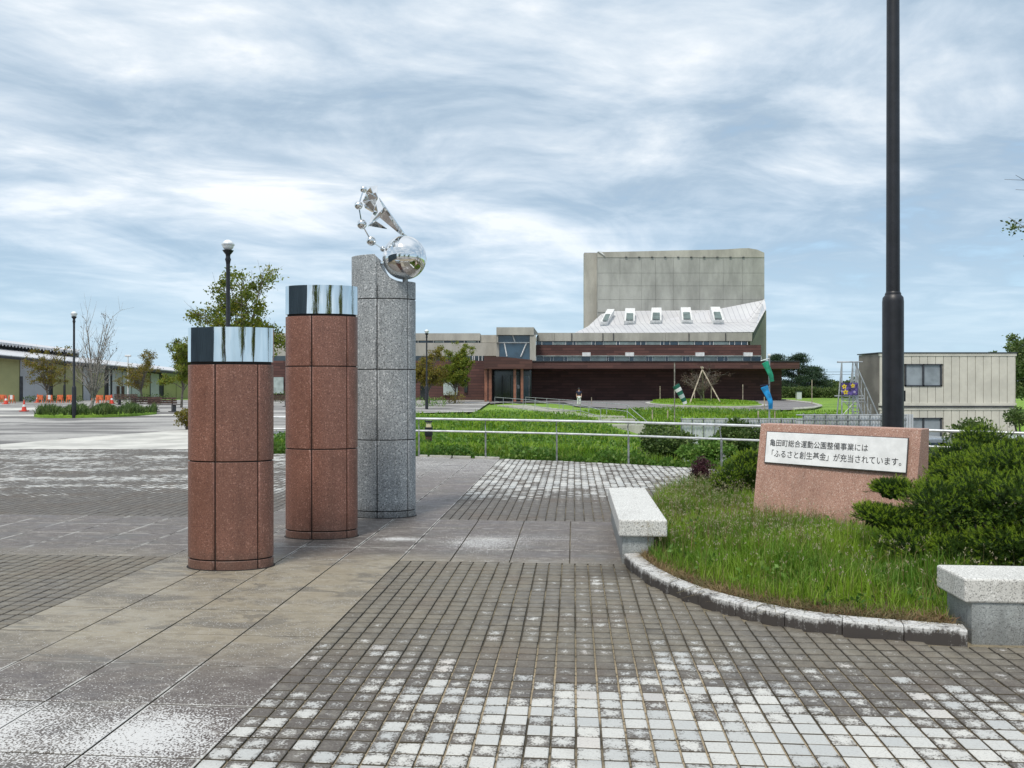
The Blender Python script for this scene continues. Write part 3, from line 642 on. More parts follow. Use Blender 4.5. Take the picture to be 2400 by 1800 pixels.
def resample(p, st):
    out = [p[0]]; acc = 0
    L = [0]
    for a, b_ in zip(p, p[1:]): L.append(L[-1] + math.dist(a, b_))
    k = max(1, round(L[-1] / st))
    for q in range(1, k + 1):
        s_ = L[-1] * q / k
        i = next(i for i in range(1, len(L)) if L[i] >= s_ - 1e-9); f = (s_ - L[i - 1]) / (L[i] - L[i - 1]); a, b_ = p[i - 1], p[i]
        out.append(tuple(x + (y - x) * f for x, y in zip(a, b_)))
    return out
kd = resample(kc, .02)
kt = thing('planter_kerb', 'curved low kerb of stained grey stones edging the grassy planter between two benches', 'kerb', (1.8, 5.9, 0))
nseg = 9; per = (len(kd) - 1) / nseg
for q in range(nseg):
    i0, i1 = round(q * per), round((q + 1) * per)
    pts = kd[i0:i1 + 1][::4] + ([kd[i1]] if (i1 - i0) % 4 else [])
    if len(pts) < 2: continue
    ring = []
    for i, p in enumerate(pts):
        a = pts[max(0, i - 1)]; b_ = pts[min(len(pts) - 1, i + 1)]; t = Vector((b_[0] - a[0], b_[1] - a[1])).normalized(); nn = Vector((-t.y, t.x))
        sh = Vector((0, 0))
        if i == 0: sh = t * .003
        if i == len(pts) - 1: sh = t * -.003
        o_ = Vector(p) + sh; w_ = .135
        dz = random.gauss(0, .0005)
        ring.append([(o_.x, o_.y, -.02), (o_.x, o_.y, .088), (o_.x + nn.x * .008, o_.y + nn.y * .008, .098), (o_.x + nn.x * w_, o_.y + nn.y * w_, .100), (o_.x + nn.x * w_, o_.y + nn.y * w_, -.02)])
    vs = [p for r_ in ring for p in r_]; fs = []
    for i in range(len(ring) - 1):
        for e in range(5): A = i * 5 + e; B = i * 5 + (e + 1) % 5; fs.append((A, A + 5, B + 5, B))
    fs += [(0, 1, 2, 3, 4), tuple((len(ring) - 1) * 5 + e for e in (4, 3, 2, 1, 0))]
    MB().add(vs, fs).build('kerb_stone', M['kerb'], kt, smooth=False)
def bench(label, uc, vc, lu, lv, inset):
    x, y = UV(uc, vc); th = thing('stone_bench', label, 'bench', (x, y, 0), 'white granite benches at the planter edge')
    Mx = Matrix.Translation((x, y, 0)) @ Matrix.Rotation(-A0, 4, 'Z')
    MB().box(-lu / 2, lu / 2, -lv / 2, lv / 2, .262, .42, Mx).build('seat', M['bench'], th, bevel=.014)
    a, b_, c_, d_ = inset
    MB().box(-lu / 2 + a, lu / 2 - b_, -lv / 2 + c_, lv / 2 - d_, -.02, .2625, Mx).build('base', M['benchbase'], th, bevel=.006)
u1, v1 = toUV(1.0, 7.75)
bench('white granite bench left of the planter grass, running away from the camera', u1 + .225, v1 + 1.21, .45, 2.42, (.035, .12, .05, .05))
u2, v2 = toUV(2.955, 5.40)
bench('white granite bench cut off by the right picture edge in front of the yew shrub', u2 + 1.2, v2 + .215, 2.4, .43, (.05, .05, .015, .05))

# ---------------------------------------------------------------- sign stone
BL = Vector((2.87, 9.94, -.05)); BR = Vector((4.17, 8.65, -.05)); TL = Vector((3.025, 10.065, 1.209)); TR = Vector((4.352, 8.797, 1.209))
nb = Vector((.705, .709, 0))
nb = Vector((-(BR - BL).y, (BR - BL).x, 0)).normalized()
st = thing('inscribed_stone', 'leaning pink granite stone with white Japanese text plaque standing in the planter', 'monument', (3.6, 9.4, 0))
bt = TL + nb * .24; bt2 = TR + nb * .24
ob = MB().add([BL, BR, BR + nb * .46, BL + nb * .46, TL, TR, bt2, bt], [(0, 3, 2, 1), (4, 5, 6, 7), (0, 1, 5, 4), (1, 2, 6, 5), (2, 3, 7, 6), (3, 0, 4, 7)]).build('stone_block', M['pink'], st, bevel=.006)
fn = (BR - BL).cross(TL - BL).normalized()
if fn.y > 0: fn = -fn
def hit(px, py, p0=None, n_=None):
    d_ = Vector(((px - 1200) / F, 1, -(py - 900) / F)); o_ = Vector((0, 0, H)); t = (BL + fn * .012 - o_).dot(fn) / d_.dot(fn); return o_ + d_ * t
q = [hit(1793, 1083), hit(2121, 1108), hit(2128.6, 1027), hit(1797.6, 1013)]
ex = (q[1] - q[0]).normalized(); ey = fn.cross(ex).normalized()
if ey.z < 0: ey = -ey
def loc(p): r_ = p - q[0]; return r_.dot(ex), r_.dot(ey)
pw = (loc(q[1])[0] + loc(q[2])[0] - loc(q[3])[0]) / 2; ph = (loc(q[2])[1] + loc(q[3])[1] - loc(q[1])[1]) / 2
ph *= 1.0; PM = Matrix((( ex.x, ey.x, fn.x, q[0].x), (ex.y, ey.y, fn.y, q[0].y), (ex.z, ey.z, fn.z, q[0].z), (0, 0, 0, 1)))
print('plaque', pw, ph)
MB().box(-.008, pw + .008, -.008, ph + .008, -.012, .002, PM).build('plaque_rim', M['plaquedark'], st)
plq = MB().box(0, pw, 0, ph, -.008, .008, PM).build('plaque', M['plaque'], st, bevel=.003)
def text(s, x0, y0, width, hgt):
    cu = bpy.data.curves.new('lettering', 'FONT'); cu.body = s; cu.size = 1; cu.extrude = 0; cu.resolution_u = 3; cu.offset = .004
    to = bpy.data.objects.new('lettering', cu); COL.objects.link(to); bpy.context.view_layer.update()
    dg = bpy.context.evaluated_depsgraph_get(); me = bpy.data.meshes.new_from_object(to.evaluated_get(dg))
    COL.objects.unlink(to); bpy.data.objects.remove(to)
    co = np.zeros(len(me.vertices) * 3); me.vertices.foreach_get('co', co); co = co.reshape(-1, 3)
    mn, mx = co.min(0), co.max(0); print('text', s[:4], len(co), mn, mx)
    co[:, 0] = (co[:, 0] - mn[0]) / (mx[0] - mn[0]) * width + x0; co[:, 1] = (co[:, 1] - mn[1]) / (mx[1] - mn[1]) * hgt + y0; co[:, 2] = .0105
    me.vertices.foreach_set('co', co.ravel()); me.transform(Matrix.Translation(-st.location) @ PM); me.materials.clear(); me.materials.append(M['ink'])
    o = bpy.data.objects.new('lettering', me); COL.objects.link(o)
    inv = plq.location; o.parent = plq; return o
a = loc(hit(1804.9, 1045)); b_ = loc(hit(2034.8, 1054)); text('亀田町総合運動公園整備事業には', a[0], a[1], b_[0] - a[0], .083)
a = loc(hit(1809, 1071)); b_ = loc(hit(2113, 1091)); text('「ふるさと創生基金」が充当されています。', a[0], a[1], b_[0] - a[0], .088)

# ---------------------------------------------------------------- lamp posts
def lamp(label, px, Y, h=5.35):
    x = (px - 1200) / F * Y; th = thing('street_lamp', label, 'street lamp', (x, Y, T(x, Y)), 'black park lamps with round glass heads')
    MB().lathe([(.105, 0), (.105, 1.5), (.075, 1.58), (.055, 1.62), (.05, h - .62)], x, Y, 16).build('pole', M['black'], th, smooth=True)
    MB().lathe([(.05, h - .62), (.06, h - .55), (.075, h - .50), (.055, h - .44), (.06, h - .38), (.10, h - .33), (.14, h - .27)], x, Y, 16).build('collar', M['black'], th, smooth=True)
    MB().sphere((x, Y, h - .14), .14, 24, 14).build('glass_globe', M['globe'], th, smooth=True)
    MB().lathe([(.156, h - .145), (.16, h - .12), (.1575, h - .10)], x, Y, 20).build('ring', M['steel'], th)
    return th
lamp('black lamp with glass globe rising behind the shortest red pillar', 534.5, 21.0)
lamp('black lamp with glass globe beside the bare tree on the round grass bed', 173.5, 41.7)
lamp('black lamp post beside the entrance path, in front of the left brown wing', 1000, 55.5)
lamp('small distant black lamp before the olive hall, left of the bare tree', 151, 83.5)
pp = thing('lamp_mast', 'thick black mast rising out of the picture behind the inscribed stone', 'pole', ((2093 - 1200) / F * 11.4, 11.4, 0))
x, y = pp.location.x, 11.4
MB().lathe([(.138, 0), (.138, 2.82), (.132, 2.88), (.10, 2.92)], x, y, 32).build('sleeve', M['black'], pp, smooth=True)
MB().lathe([(.089, 2.90), (.080, 8.0), (.078, 9)], x, y, 32).build('pole', M['black'], pp, smooth=True)
MB().lathe([(.10, 2.905), (.105, 2.93), (.09, 2.96)], x, y, 32).build('collar', M['black'], pp, smooth=True)
MB().box(x - .02, x + .012, y - .0795, y - .077, 5.0, 5.75).build('rust_streak', M['rust'], pp)
MB().box(x + .12, x + .15, y - .05, y + .05, 1.45, 1.60).build('hatch', M['black'], pp)

# ---------------------------------------------------------------- railing
fc = chaikin(FEN, 2); fc = [p for p in resample([(a, b_ - .12) for a, b_ in fc], .4)]
rl = thing('park_railing', 'two-bar stainless steel railing curving along the far edge of the paving', 'railing', (fc[0][0], fc[0][1], 0))
MB().tube([(x, y, .88) for x, y in fc], .026, 10).build('top_rail', M['steel'], rl, smooth=True)
MB().tube([(x, y, .60) for x, y in fc], .022, 10).build('lower_rail', M['steel'], rl, smooth=True)
Lp = 0; targets = []
allp = resample(fc, .05)
want = [-5.92, -4.3, -2.17, -.60, .98, 2.47, 4.12, 5.7, 7.55, 8.6, 10.0]
for wx in want:
    p = min(allp, key=lambda p: abs(p[0] - wx))
    MB().box(p[0] - .018, p[0] + .018, p[1] - .03, p[1] + .01, -.06, .61).tube([(p[0], p[1] - .01, .6), (p[0] - .01, p[1] + .05, .76), (p[0], p[1], .87)], .012, 6).build('post', M['poststeel'], rl)

# ---------------------------------------------------------------- foliage helpers
def leaves(pts, nrm, size, asp=1.6, jit=.8, seed=0):
    r = np.random.default_rng(seed); N = len(pts)
    d_ = nrm + r.normal(0, jit, (N, 3)); d_ /= np.linalg.norm(d_, axis=1, keepdims=True) + 1e-9
    s_ = np.cross(d_, r.normal(0, 1, (N, 3))); s_ /= np.linalg.norm(s_, axis=1, keepdims=True) + 1e-9
    L = (size * r.uniform(.6, 1.3, N))[:, None]; Wd = L / asp
    v0 = pts; v1 = pts + d_ * L * .5 + s_ * Wd * .5; v2 = pts + d_ * L; v3 = pts + d_ * L * .5 - s_ * Wd * .5
    V = np.stack([v0, v1, v2, v3], 1).reshape(-1, 3); Fq = np.arange(N * 4).reshape(-1, 4); return V, Fq
def lobes(center, rad, n, r, lr=.42, flat=1.):
    c = []
    for _ in range(n):
        d_ = r.normal(0, 1, 3); d_ /= np.linalg.norm(d_); d_[2] = abs(d_[2]) * .9 - .25 if flat < 0 else d_[2]
        c.append((np.array(center) + d_ * np.array(rad) * r.uniform(.35, .82), np.array(rad) * lr * r.uniform(.7, 1.25)))
    return c
def blob_leaves(cl, per, size, seed, asp=1.6, jit=.7, shell=.35):
    r = np.random.default_rng(seed); Ps, Ns = [], []
    for c, rd in cl:
        d_ = r.normal(0, 1, (per, 3)); d_ /= np.linalg.norm(d_, axis=1, keepdims=True)
        q = 1 - r.random(per) ** 1.6 * shell * 2
        Ps.append(c + d_ * rd * q[:, None]); Ns.append(d_ + np.array([0, 0, .35]))
    return leaves(np.concatenate(Ps), np.concatenate(Ns), size, asp, jit, seed)
def twigs(mb, base, cl, r0, r, k=1.):
    for c, rd in cl:
        b0 = Vector(base) + Vector((r.normal(0, .04), r.normal(0, .04), 0)); e = Vector(c); m_ = b0.lerp(e, .5) + Vector((0, 0, .12 * (e - b0).length))
        mb.tube([b0, m_, e], [r0, r0 * .6, r0 * .2], 5, False)
def shrub(name, label, cat, x, y, z, cen, rad, nl, per, size, mat, seed, asp=1.6, group=None, lr=.42, jit=.7, stem=.015):
    r = np.random.default_rng(seed); th = thing(name, label, cat, (x, y, z), group)
    cl = lobes((x + cen[0], y + cen[1], z + cen[2]), rad, nl, r, lr)
    cl = [(c, rd) for c, rd in cl if c[2] > z + .02]
    V, Fq = blob_leaves(cl, per, size, seed, asp, jit); soup('foliage', V, Fq, M[mat], th)
    tw = MB(); twigs(tw, (x, y, z), cl, stem, r); tw.build('stem', M['bark'], th); return th
# ---- yew: sprigs of needles
def yew(label, x, y, z, cl, per, seed, size=.055):
    r = np.random.default_rng(seed); th = thing('yew_shrub', label, 'shrub', (x, y, z), 'yew shrubs in the planter')
    Ps, Ds, Qs = [], [], []
    for c, rd in cl:
        d_ = r.normal(0, 1, (per, 3)); d_ /= np.linalg.norm(d_, axis=1, keepdims=True); d_[:, 2] = np.where(d_[:, 2] < -.3, -d_[:, 2], d_[:, 2])
        q = 1 - r.random(per) ** 1.5 * .45 + .10 * np.maximum(0, r.normal(0, 1, per))
        # scalloped clumps: sub-lobes
        sub = r.normal(0, 1, (26, 3)); sub /= np.linalg.norm(sub, axis=1, keepdims=True); near_ = np.argmax(d_ @ sub.T, 1); cosd = np.max(d_ @ sub.T, 1)
        q *= .68 + .54 * np.clip((cosd - .75) / .25, 0, 1) * r.uniform(.75, 1.2, 26)[near_]
        Ps.append(np.array(c) + d_ * np.array(rd) * q[:, None]); Ds.append(d_ * np.array([1, 1, .8]) + np.array([0, 0, .55]) + r.normal(0, .25, (per, 3))); Qs.append(q)
    Pn = np.concatenate(Ps); D = np.concatenate(Ds); D /= np.linalg.norm(D, axis=1, keepdims=True); N = len(Pn)
    K = 13; a = np.cross(D, r.normal(0, 1, (N, 3))); a /= np.linalg.norm(a, axis=1, keepdims=True); b_ = np.cross(D, a)
    L = size * r.uniform(.7, 1.3, N)
    V = []
    for k in range(K):
        f = k / (K - 1); an = k * 2.4 + r.random(N) * .8; side = a * np.cos(an)[:, None] + b_ * np.sin(an)[:, None]
        base = Pn + D * (L * f)[:, None]; dirn = side * (1.0 - .55 * f) + D * (.45 + .7 * f); nl = (.017 + .004 * r.random(N)) * (1 - .25 * f)
        tip = base + dirn * nl[:, None] * 1.15; w = np.cross(dirn, D + r.normal(0, .3, (N, 3))); w /= np.linalg.norm(w, axis=1, keepdims=True) + 1e-9; w *= .0026
        V.append(np.stack([base - w, base + w, tip + w * .5, tip - w * .5], 1))
    V = np.stack(V, 1); Q = np.concatenate(Qs); yo = (Q > .93) & (D[:, 2] > .15) & (r.random(N) < .8)
    A1 = np.concatenate([V[~yo].reshape(-1, 3), V[yo][:, :5].reshape(-1, 3)]); A2 = V[yo][:, 5:].reshape(-1, 3)
    soup('foliage', A1, np.arange(len(A1)).reshape(-1, 4), M['yew'], th); soup('young_growth', A2, np.arange(len(A2)).reshape(-1, 4), M['yewtip'], th)
    tw = MB(); twigs(tw, (x, y, z), cl, .02, r); tw.build('stem', M['bark'], th)
    # dark inner leaves keep the middle from showing through
    Vi, Fi = blob_leaves([(np.array(c), np.array(rd) * .80) for c, rd in cl], 900, .045, seed + 5, 2.2, .9, .45); o = soup('inner_foliage', Vi, Fi, M['yew'], th)
    return th
def yl(lst): return [(np.array(P(px, py, Y)), np.array([rx, ry, rz])) for px, py, Y, rx, ry, rz in lst]
near = yl([(2120, 1232, 7.5, .22, .22, .12), (2062, 1212, 7.6, .17, .2, .085), (2090, 1150, 7.9, .13, .16, .075), (2210, 1200, 7.4, .30, .3, .22), (2310, 1190, 7.2, .32, .3, .26), (2400, 1200, 7.0, .32, .3, .30),
           (2262, 1120, 7.9, .26, .3, .15), (2195, 1165, 7.8, .20, .25, .12), (2350, 1105, 7.7, .34, .3, .18), (2440, 1110, 7.5, .3, .3, .22), (2160, 1285, 7.2, .26, .25, .13), (2260, 1300, 7.0, .30, .25, .14), (2380, 1290, 6.9, .34, .3, .16), (2470, 1260, 6.9, .3, .3, .25)])
yew('large yew shrub with bright tips in front of the right end of the inscribed stone', P(2290, 1300, 7.4)[0], 7.4, .05, near, 760, 11)
yew('upright yew shrub behind the large one, right of the inscribed stone', P(2290, 1200, 9.6)[0], 9.6, .05, yl([(2260, 1075, 9.6, .34, .3, .14), (2300, 1040, 9.8, .26, .3, .16), (2330, 1110, 9.6, .40, .3, .2), (2250, 1130, 9.5, .4, .3, .2), (2380, 1060, 9.7, .2, .25, .12), (2200, 1100, 9.7, .2, .2, .12)]), 560, 12)
yew('small round yew shrub beside the purple bush, left of the inscribed stone', P(1735, 1160, 11.6)[0], 11.6, .05, yl([(1735, 1120, 11.6, .26, .26, .22), (1700, 1135, 11.5, .16, .2, .16), (1760, 1090, 11.7, .2, .2, .15), (1775, 1130, 11.5, .2, .2, .2)]), 600, 13)
shrub('purple_bush', 'small dark purple barberry bush at the back of the planter', 'bush', (1643 - 1200) / F * 12.6, 12.6, .05, (0, 0, .34), (.21, .2, .19), 16, 190, .028, 'purple', 21, 1.5, None, .5)

def grass(name, n_, region, hgt, mat, seed, parent=None, wid=.004, zf=None, lean=.35, segs=2):
    r = np.random.default_rng(seed); P_ = region(n_, r); N = len(P_)
    h_ = hgt(P_, r); an = r.random(N) * 6.283; ln = np.abs(r.normal(0, lean, N)) * h_
    dirn = np.stack([np.cos(an), np.sin(an), np.zeros(N)], 1); wd = np.stack([-np.sin(an + r.normal(0, .7, N)), np.cos(an), np.zeros(N)], 1) * (wid * r.uniform(.6, 1.3, N))[:, None]
    b0 = P_; m_ = b0 + dirn * (ln * .35)[:, None]; m_[:, 2] += h_ * .6; t = b0 + dirn * (ln * 1.1)[:, None]; t[:, 2] += h_ * (1 - .25 * (ln / (h_ + 1e-6)))
    V = np.stack([b0 - wd, b0 + wd, m_ + wd * .8, m_ - wd * .8, t + wd * .15, t - wd * .15], 1).reshape(-1, 3)
    i = np.arange(N)[:, None] * 6; Fq = np.concatenate([i + np.array([[0, 1, 2, 3]]), i + np.array([[3, 2, 4, 5]])]); o = soup(name, V, Fq, M[mat], parent); return o, t
inner = [(1.25, 7.75), (1.3, 7.2), (1.42, 6.85), (1.55, 6.55), (1.72, 6.25), (1.92, 6.02), (2.15, 5.85), (2.4, 5.72), (2.72, 5.62), (2.98, 5.58), (3.02, 5.9), (5.2, 5.9), (7, 9), (7, 12.5), (5.0, 14.5), (3.8, 13.9), (2.85, 13.0), (2.25, 12.1), (1.75, 10.6), (1.55, 9), (1.45, 7.9)]
def pr(n_, r):
    out = []
    while len(out) < n_:
        x, y = r.uniform(1.2, 5.4), r.uniform(5.5, 13.8)
        if inside(x, y, inner) and x / y < .66 and not (y < 7.0 and r.random() < .85 and min((x - a) ** 2 + (y - b_) ** 2 for a, b_ in kc) < .07): out.append((x, y, .05))
    return np.array(out)
def dens(p):    # clumps
    return .5 + .5 * np.sin(p[:, 0] * 5.1 + 1.3 * np.sin(p[:, 1] * 3.3)) * np.sin(p[:, 1] * 4.3 + p[:, 0] * 2.1)
def hg(p, r):
    front = np.clip((p[:, 1] - 5.5 + np.clip(1.9 - p[:, 0], -.4, 1) * -1.2) / 1.6, .25, 1)
    near_stone = np.exp(-((p[:, 0] - 2.9) ** 2 + (p[:, 1] - 9.4) ** 2) / .5)
    return (.08 + .22 * front * (.25 + .75 * dens(p))) * r.uniform(.5, 1.25, len(p)) * (1 - .35 * near_stone)
g1, _ = grass('planter_grass', 62000, pr, hg, 'grass', 31, wid=.0038); tag(g1, 'tall unmown green grass filling the planter in front of the inscribed stone', 'grass', kind='stuff')
def kerbside(n_, r):
    k = r.integers(0, len(kd), n_); a = np.array(kd)[k]; off = .15 + .28 * r.random(n_) ** 1.5; cxy = np.array([2.9, 7.9]); d_ = cxy - a; d_ /= np.linalg.norm(d_, axis=1, keepdims=True)
    p = a + d_ * off[:, None]; return np.concatenate([p, np.full((n_, 1), .05)], 1)
g0, _ = grass('kerbside_straw', 7000, kerbside, lambda p, r: .03 + .09 * r.random(len(p)), 'grassdry', 38, wid=.0035, lean=1.1); tag(g0, 'brown withered straw along the inner side of the curved kerb', 'straw', kind='stuff')
g2, _ = grass('dry_grass', 15000, lambda n_, r: (lambda p: p[(dens(p * 1.4) > .55) & (p[:, 1] < 7.4)])(pr(n_, r)), lambda p, r: .04 + .10 * r.random(len(p)), 'grassdry', 32, wid=.004, lean=.9); tag(g2, 'dry brown grass lying among the green at the kerb side of the planter', 'grass', kind='stuff')
def prs(n_, r):
    p = pr(n_ * 2, r); k = r.random(len(p)) < .25 + .75 * ((p[:, 1] > 7.4) & (p[:, 0] < 3.0)); return p[k][:n_]
g3, tips = grass('seeding_grass', 2600, prs, lambda p, r: .24 + .16 * r.random(len(p)), 'grassdry', 33, wid=.0018, lean=.28)
tag(g3, 'thin seed stalks standing over the planter grass', 'grass', kind='stuff')
V, Fq = leaves(np.repeat(tips, 5, 0) + rng.normal(0, .008, (len(tips) * 5, 3)) - np.array([0, 0, .015]), np.tile([0, 0, 1.], (len(tips) * 5, 1)), .02, 3.5, .5, 3)
o = soup('seed_heads', V, Fq, M['seed'], g3); tag(o, kind='stuff')
# joint weeds along the planter's stone plinth
wr = np.random.default_rng(36); wp = pr(420, wr); wp = wp[wp[:, 1] < 9]; wp[:, 2] += .05 + .12 * wr.random(len(wp))
V, Fq = leaves(np.repeat(wp, 9, 0) + wr.normal(0, .025, (len(wp) * 9, 3)), np.tile([0, -.2, .5], (len(wp) * 9, 1)), .045, 1.6, .9, 37)
tag(soup('planter_weeds', V, Fq, M['ivy']), 'small broad leaved weeds among the planter grass', 'weeds', kind='stuff')
pz = thing('stone_plinth', 'low grey kerb stones half hidden in grass under the inscribed stone', 'plinth', (3.3, 9.2, .05))
for q in range(6):
    p0 = BL.lerp(BR, q / 6 + .01) - nb * .30; p1 = BL.lerp(BR, (q + 1) / 6 - .01) - nb * .30
    if q == 0: p0 -= (BR - BL).normalized() * .3
    MB().prism([(p0.x, p0.y), (p1.x, p1.y), (p1.x + nb.x * .18, p1.y + nb.y * .18), (p0.x + nb.x * .18, p0.y + nb.y * .18)], .0, .115).build('plinth_stone', M['benchbase'], pz, bevel=.005)

# ---- behind the railing: ivy edge, meadow
def strip(n_, r, off0=.0, off1=1.0, x0=-7.2, x1=11.):
    x = r.uniform(x0, x1, n_); y = np.array([fy(a) for a in x]) + off0 + (off1 - off0) * r.random(n_) ** 1.3
    return np.stack([x, y, np.array([T(a, b_) for a, b_ in zip(x, y)])], 1)
r5 = np.random.default_rng(51)
iv = strip(15000, r5, -.05, 1.1); bumpy = .5 + .5 * np.sin(iv[:, 0] * 3.1 + np.sin(iv[:, 0] * 7)); iv[:, 2] += r5.random(len(iv)) * (.08 + .22 * bumpy)
V, Fq = leaves(iv, np.tile([0, -.5, .8], (len(iv), 1)), .075, 1.2, .6, 52)
tag(soup('ivy_edge', V, Fq, M['ivy']), 'low ivy spilling along the foot of the railing', 'ivy', kind='stuff')
g4, _ = grass('verge_grass', 15000, lambda n_, r: strip(n_, r, .3, 3.5), lambda p, r: .12 + .22 * r.random(len(p)), 'grass', 53, wid=.008, lean=.35); tag(g4, 'rough pale green grass strip behind the railing', 'grass', kind='stuff')
def meadow(n_, r):
    out = []
    while len(out) < n_:
        y = 20 + 34 * r.random() ** 1.7; x = r.uniform(-.30 * y if y < 47 else -.12 * y, .33 * y)
        if x < -7.3 or y < fy(x) + 1: continue
        if y > 47 and x < -2.2: continue
        if 42 < y < 70 and abs(x - (5.6 - 6.0 * (y - 42.5) / 27.5) - .2) < 1.5: continue
        out.append((x, y, T(x, y)))
    return np.array(out)
g5, _ = grass('meadow_grass', 60000, meadow, lambda p, r: (.10 + .20 * r.random(len(p))) * (.5 + .9 * (np.sin(p[:, 0] * 1.3) * np.sin(p[:, 1] * .9 + p[:, 0]) > .1)), 'lawnb', 54, wid=.022, lean=.6)
tag(g5, 'bright green meadow grass sloping away behind the railing', 'grass', kind='stuff')
# broad-leaved weeds in the meadow
r6 = np.random.default_rng(61); mw = meadow(5200, r6); mw[:, 2] += .12 * r6.random(len(mw)) + .1
V, Fq = leaves(np.repeat(mw, 5, 0) + r6.normal(0, .09, (len(mw) * 5, 3)) * np.array([1, 1, .4]), np.tile([0, -.2, .7], (len(mw) * 5, 1)), .11, 1.5, .8, 62)
tag(soup('meadow_weeds', V, Fq, M['ivy']), 'broad leaved weeds scattered through the meadow behind the railing', 'weeds', kind='stuff')
# bushes at the railing
BG = 'dark bushes behind the railing'
def px_shrub(label, px, py, Y, rx, rz, nl, per, size, mat, seed, base=None, name='bush', ry=None, group=BG, asp=1.5, lr=.42):
    x, _, z = P(px, py, Y); zb = T(x, Y) if base is None else base
    return shrub(name, label, 'bush', x, Y, zb, (0, 0, z - zb), (rx, ry or rx, rz), nl, per, size, mat, seed, asp, group, lr)
px_shrub('wide dark bush at the left end of the bushes behind the railing', 1565, 1035, 19.5, .75, .50, 26, 330, .07, 'bushd', 71)
px_shrub('dark bush behind the railing immediately left of the inscribed stone', 1740, 1035, 18.6, .65, .48, 24, 320, .07, 'bushd', 72)
px_shrub('low leafy bush behind the railing, between the two dark bushes', 1650, 1055, 18.0, .55, .28, 18, 260, .07, 'ivy', 73)
px_shrub('tall leafy bush poking above the railing right of the inscribed stone', 2275, 1045, 15.6, .42, .46, 18, 300, .055, 'bushd', 74)

# ---------------------------------------------------------------- trees
def tree(label, px, Y, h, cw, ch, mat, seed, nbr=16, per=60, leaf=.09, trunk=.09, bare=0., up=.9, name='tree', group='young trees around the plaza', bark='bark', x=None, zb=None, fork=.32, name_cr='crown', tipr=.22):
    r = np.random.default_rng(seed); x = (px - 1200) / F * Y if x is None else x; zb = T(x, Y) if zb is None else zb
    th = thing(name, label, 'tree', (x, Y, zb), group); tr = MB(); b0 = Vector((x, Y, zb)); tz = h * fork
    lean = Vector((r.normal(0, .03), r.normal(0, .03), 0)) * h
    topv = b0 + lean + Vector((0, 0, tz)); tr.tube([b0, b0.lerp(topv, .5) + Vector((r.normal(0, .02), 0, 0)), topv], [trunk, trunk * .85, trunk * .7], 8, False)
    tips = []
    for k in range(nbr):
        an = 6.283 * k / nbr + r.normal(0, .3); hh = zb + tz * r.uniform(.75, 1.0)
        el_ = r.uniform(.15, 1.0) if k > 2 else 1.0
        rad = cw / 2 * math.sqrt(max(.05, 1 - (el_ - .35) ** 2 * 1.4)) * r.uniform(.7, 1.08)
        e = Vector((x + lean.x + math.cos(an) * rad, Y + lean.y + math.sin(an) * rad, zb + h - ch + ch * el_ * r.uniform(.85, 1.0)))
        s_ = Vector((b0.x, b0.y, hh)) + lean * .9
        m_ = s_.lerp(e, .45) + Vector((math.cos(an) * -.08 * rad, 0, .10 * (e - s_).length))
        tr.tube([s_, m_, e], [trunk * .42, trunk * .24, trunk * .07], 5, False)
        for q in range(7):
            f = r.uniform(.35, 1.0); bp = (s_.lerp(m_, f / .5) if f < .5 else m_.lerp(e, (f - .5) / .5))
            te = bp + Vector((r.normal(0, .13) * cw, r.normal(0, .13) * cw, abs(r.normal(.09, .07)) * ch))
            tr.tube([bp, bp.lerp(te, .5) + Vector((0, 0, .03)), te], [trunk * .14, trunk * .09, trunk * .03], 4, False); tips.append(te)
            if bare > 0:
                for _ in range(3):
                    t2 = te + Vector((r.normal(0, .07) * cw, r.normal(0, .07) * cw, abs(r.normal(.08, .05)) * ch)); tr.tube([bp.lerp(te, r.uniform(.4, 1)), t2], [trunk * .07, trunk * .025], 3, False)
        tips.append(e)
    tr.build('trunk', M[bark], th)
    Ps = []
    for t in tips:
        if r.random() < bare: continue
        k = int(per * r.uniform(.4, 1.4)); rr = cw * tipr * .35 * r.uniform(.6, 1.3)
        d_ = r.normal(0, 1, (k, 3)) * np.array([1, 1, .75]) * rr * .6; Ps.append(np.array(t) + d_)
    if Ps:
        Pn = np.concatenate(Ps); V, Fq = leaves(Pn, r.normal(0, .6, (len(Pn), 3)) + np.array([0, 0, .1]), leaf, 1.7, .6, seed); soup(name_cr, V, Fq, M[mat], th)
    return th
tree('olive leaved tree behind the shortest red pillar and lamp', 556, 27.0, 5.35, 2.35, 2.9, 'treeg', 81, 18, 130, .10, .10, .30, tipr=.26)
tree('nearly bare grey tree standing in the round grass bed at far left', 205, 44.5, 5.5, 2.7, 4.3, 'drytwig', 82, 20, 5, .08, .11, .5, bark='barkpale', fork=.2)
tree('thin olive tree before the left end of the olive hall', 116, 76, 5.0, 3.4, 4.0, 'treeo', 83, 16, 55, .14, .12, .25, fork=.25)
tree('small bushy tree before the middle of the olive hall, right of the bare tree', 336, 78, 4.6, 3.4, 3.4, 'treeo', 84, 16, 55, .14, .11, .25, fork=.28)
tree('green yellow tree touching the left edge of the shortest pillar', 425, 60, 4.9, 2.9, 3.5, 'treeg', 85, 16, 110, .13, .10, .1)
tree('brownish green tree next to the lamp in front of the left brown wing', 1008, 70, 4.6, 2.9, 3.5, 'treeo', 86, 16, 120, .14, .10, .1, fork=.25)
tree('full green tree in front of the white window of the left brown wing', 1066, 74, 5.2, 3.0, 3.9, 'treeg', 87, 20, 150, .14, .11, .0, fork=.28)
tree('withered young tree held by stakes on the oval grass island', 1645, 66, 3.1, 3.2, 1.9, 'drytwig', 88, 16, 16, .09, .08, .3, fork=.35, group=None)
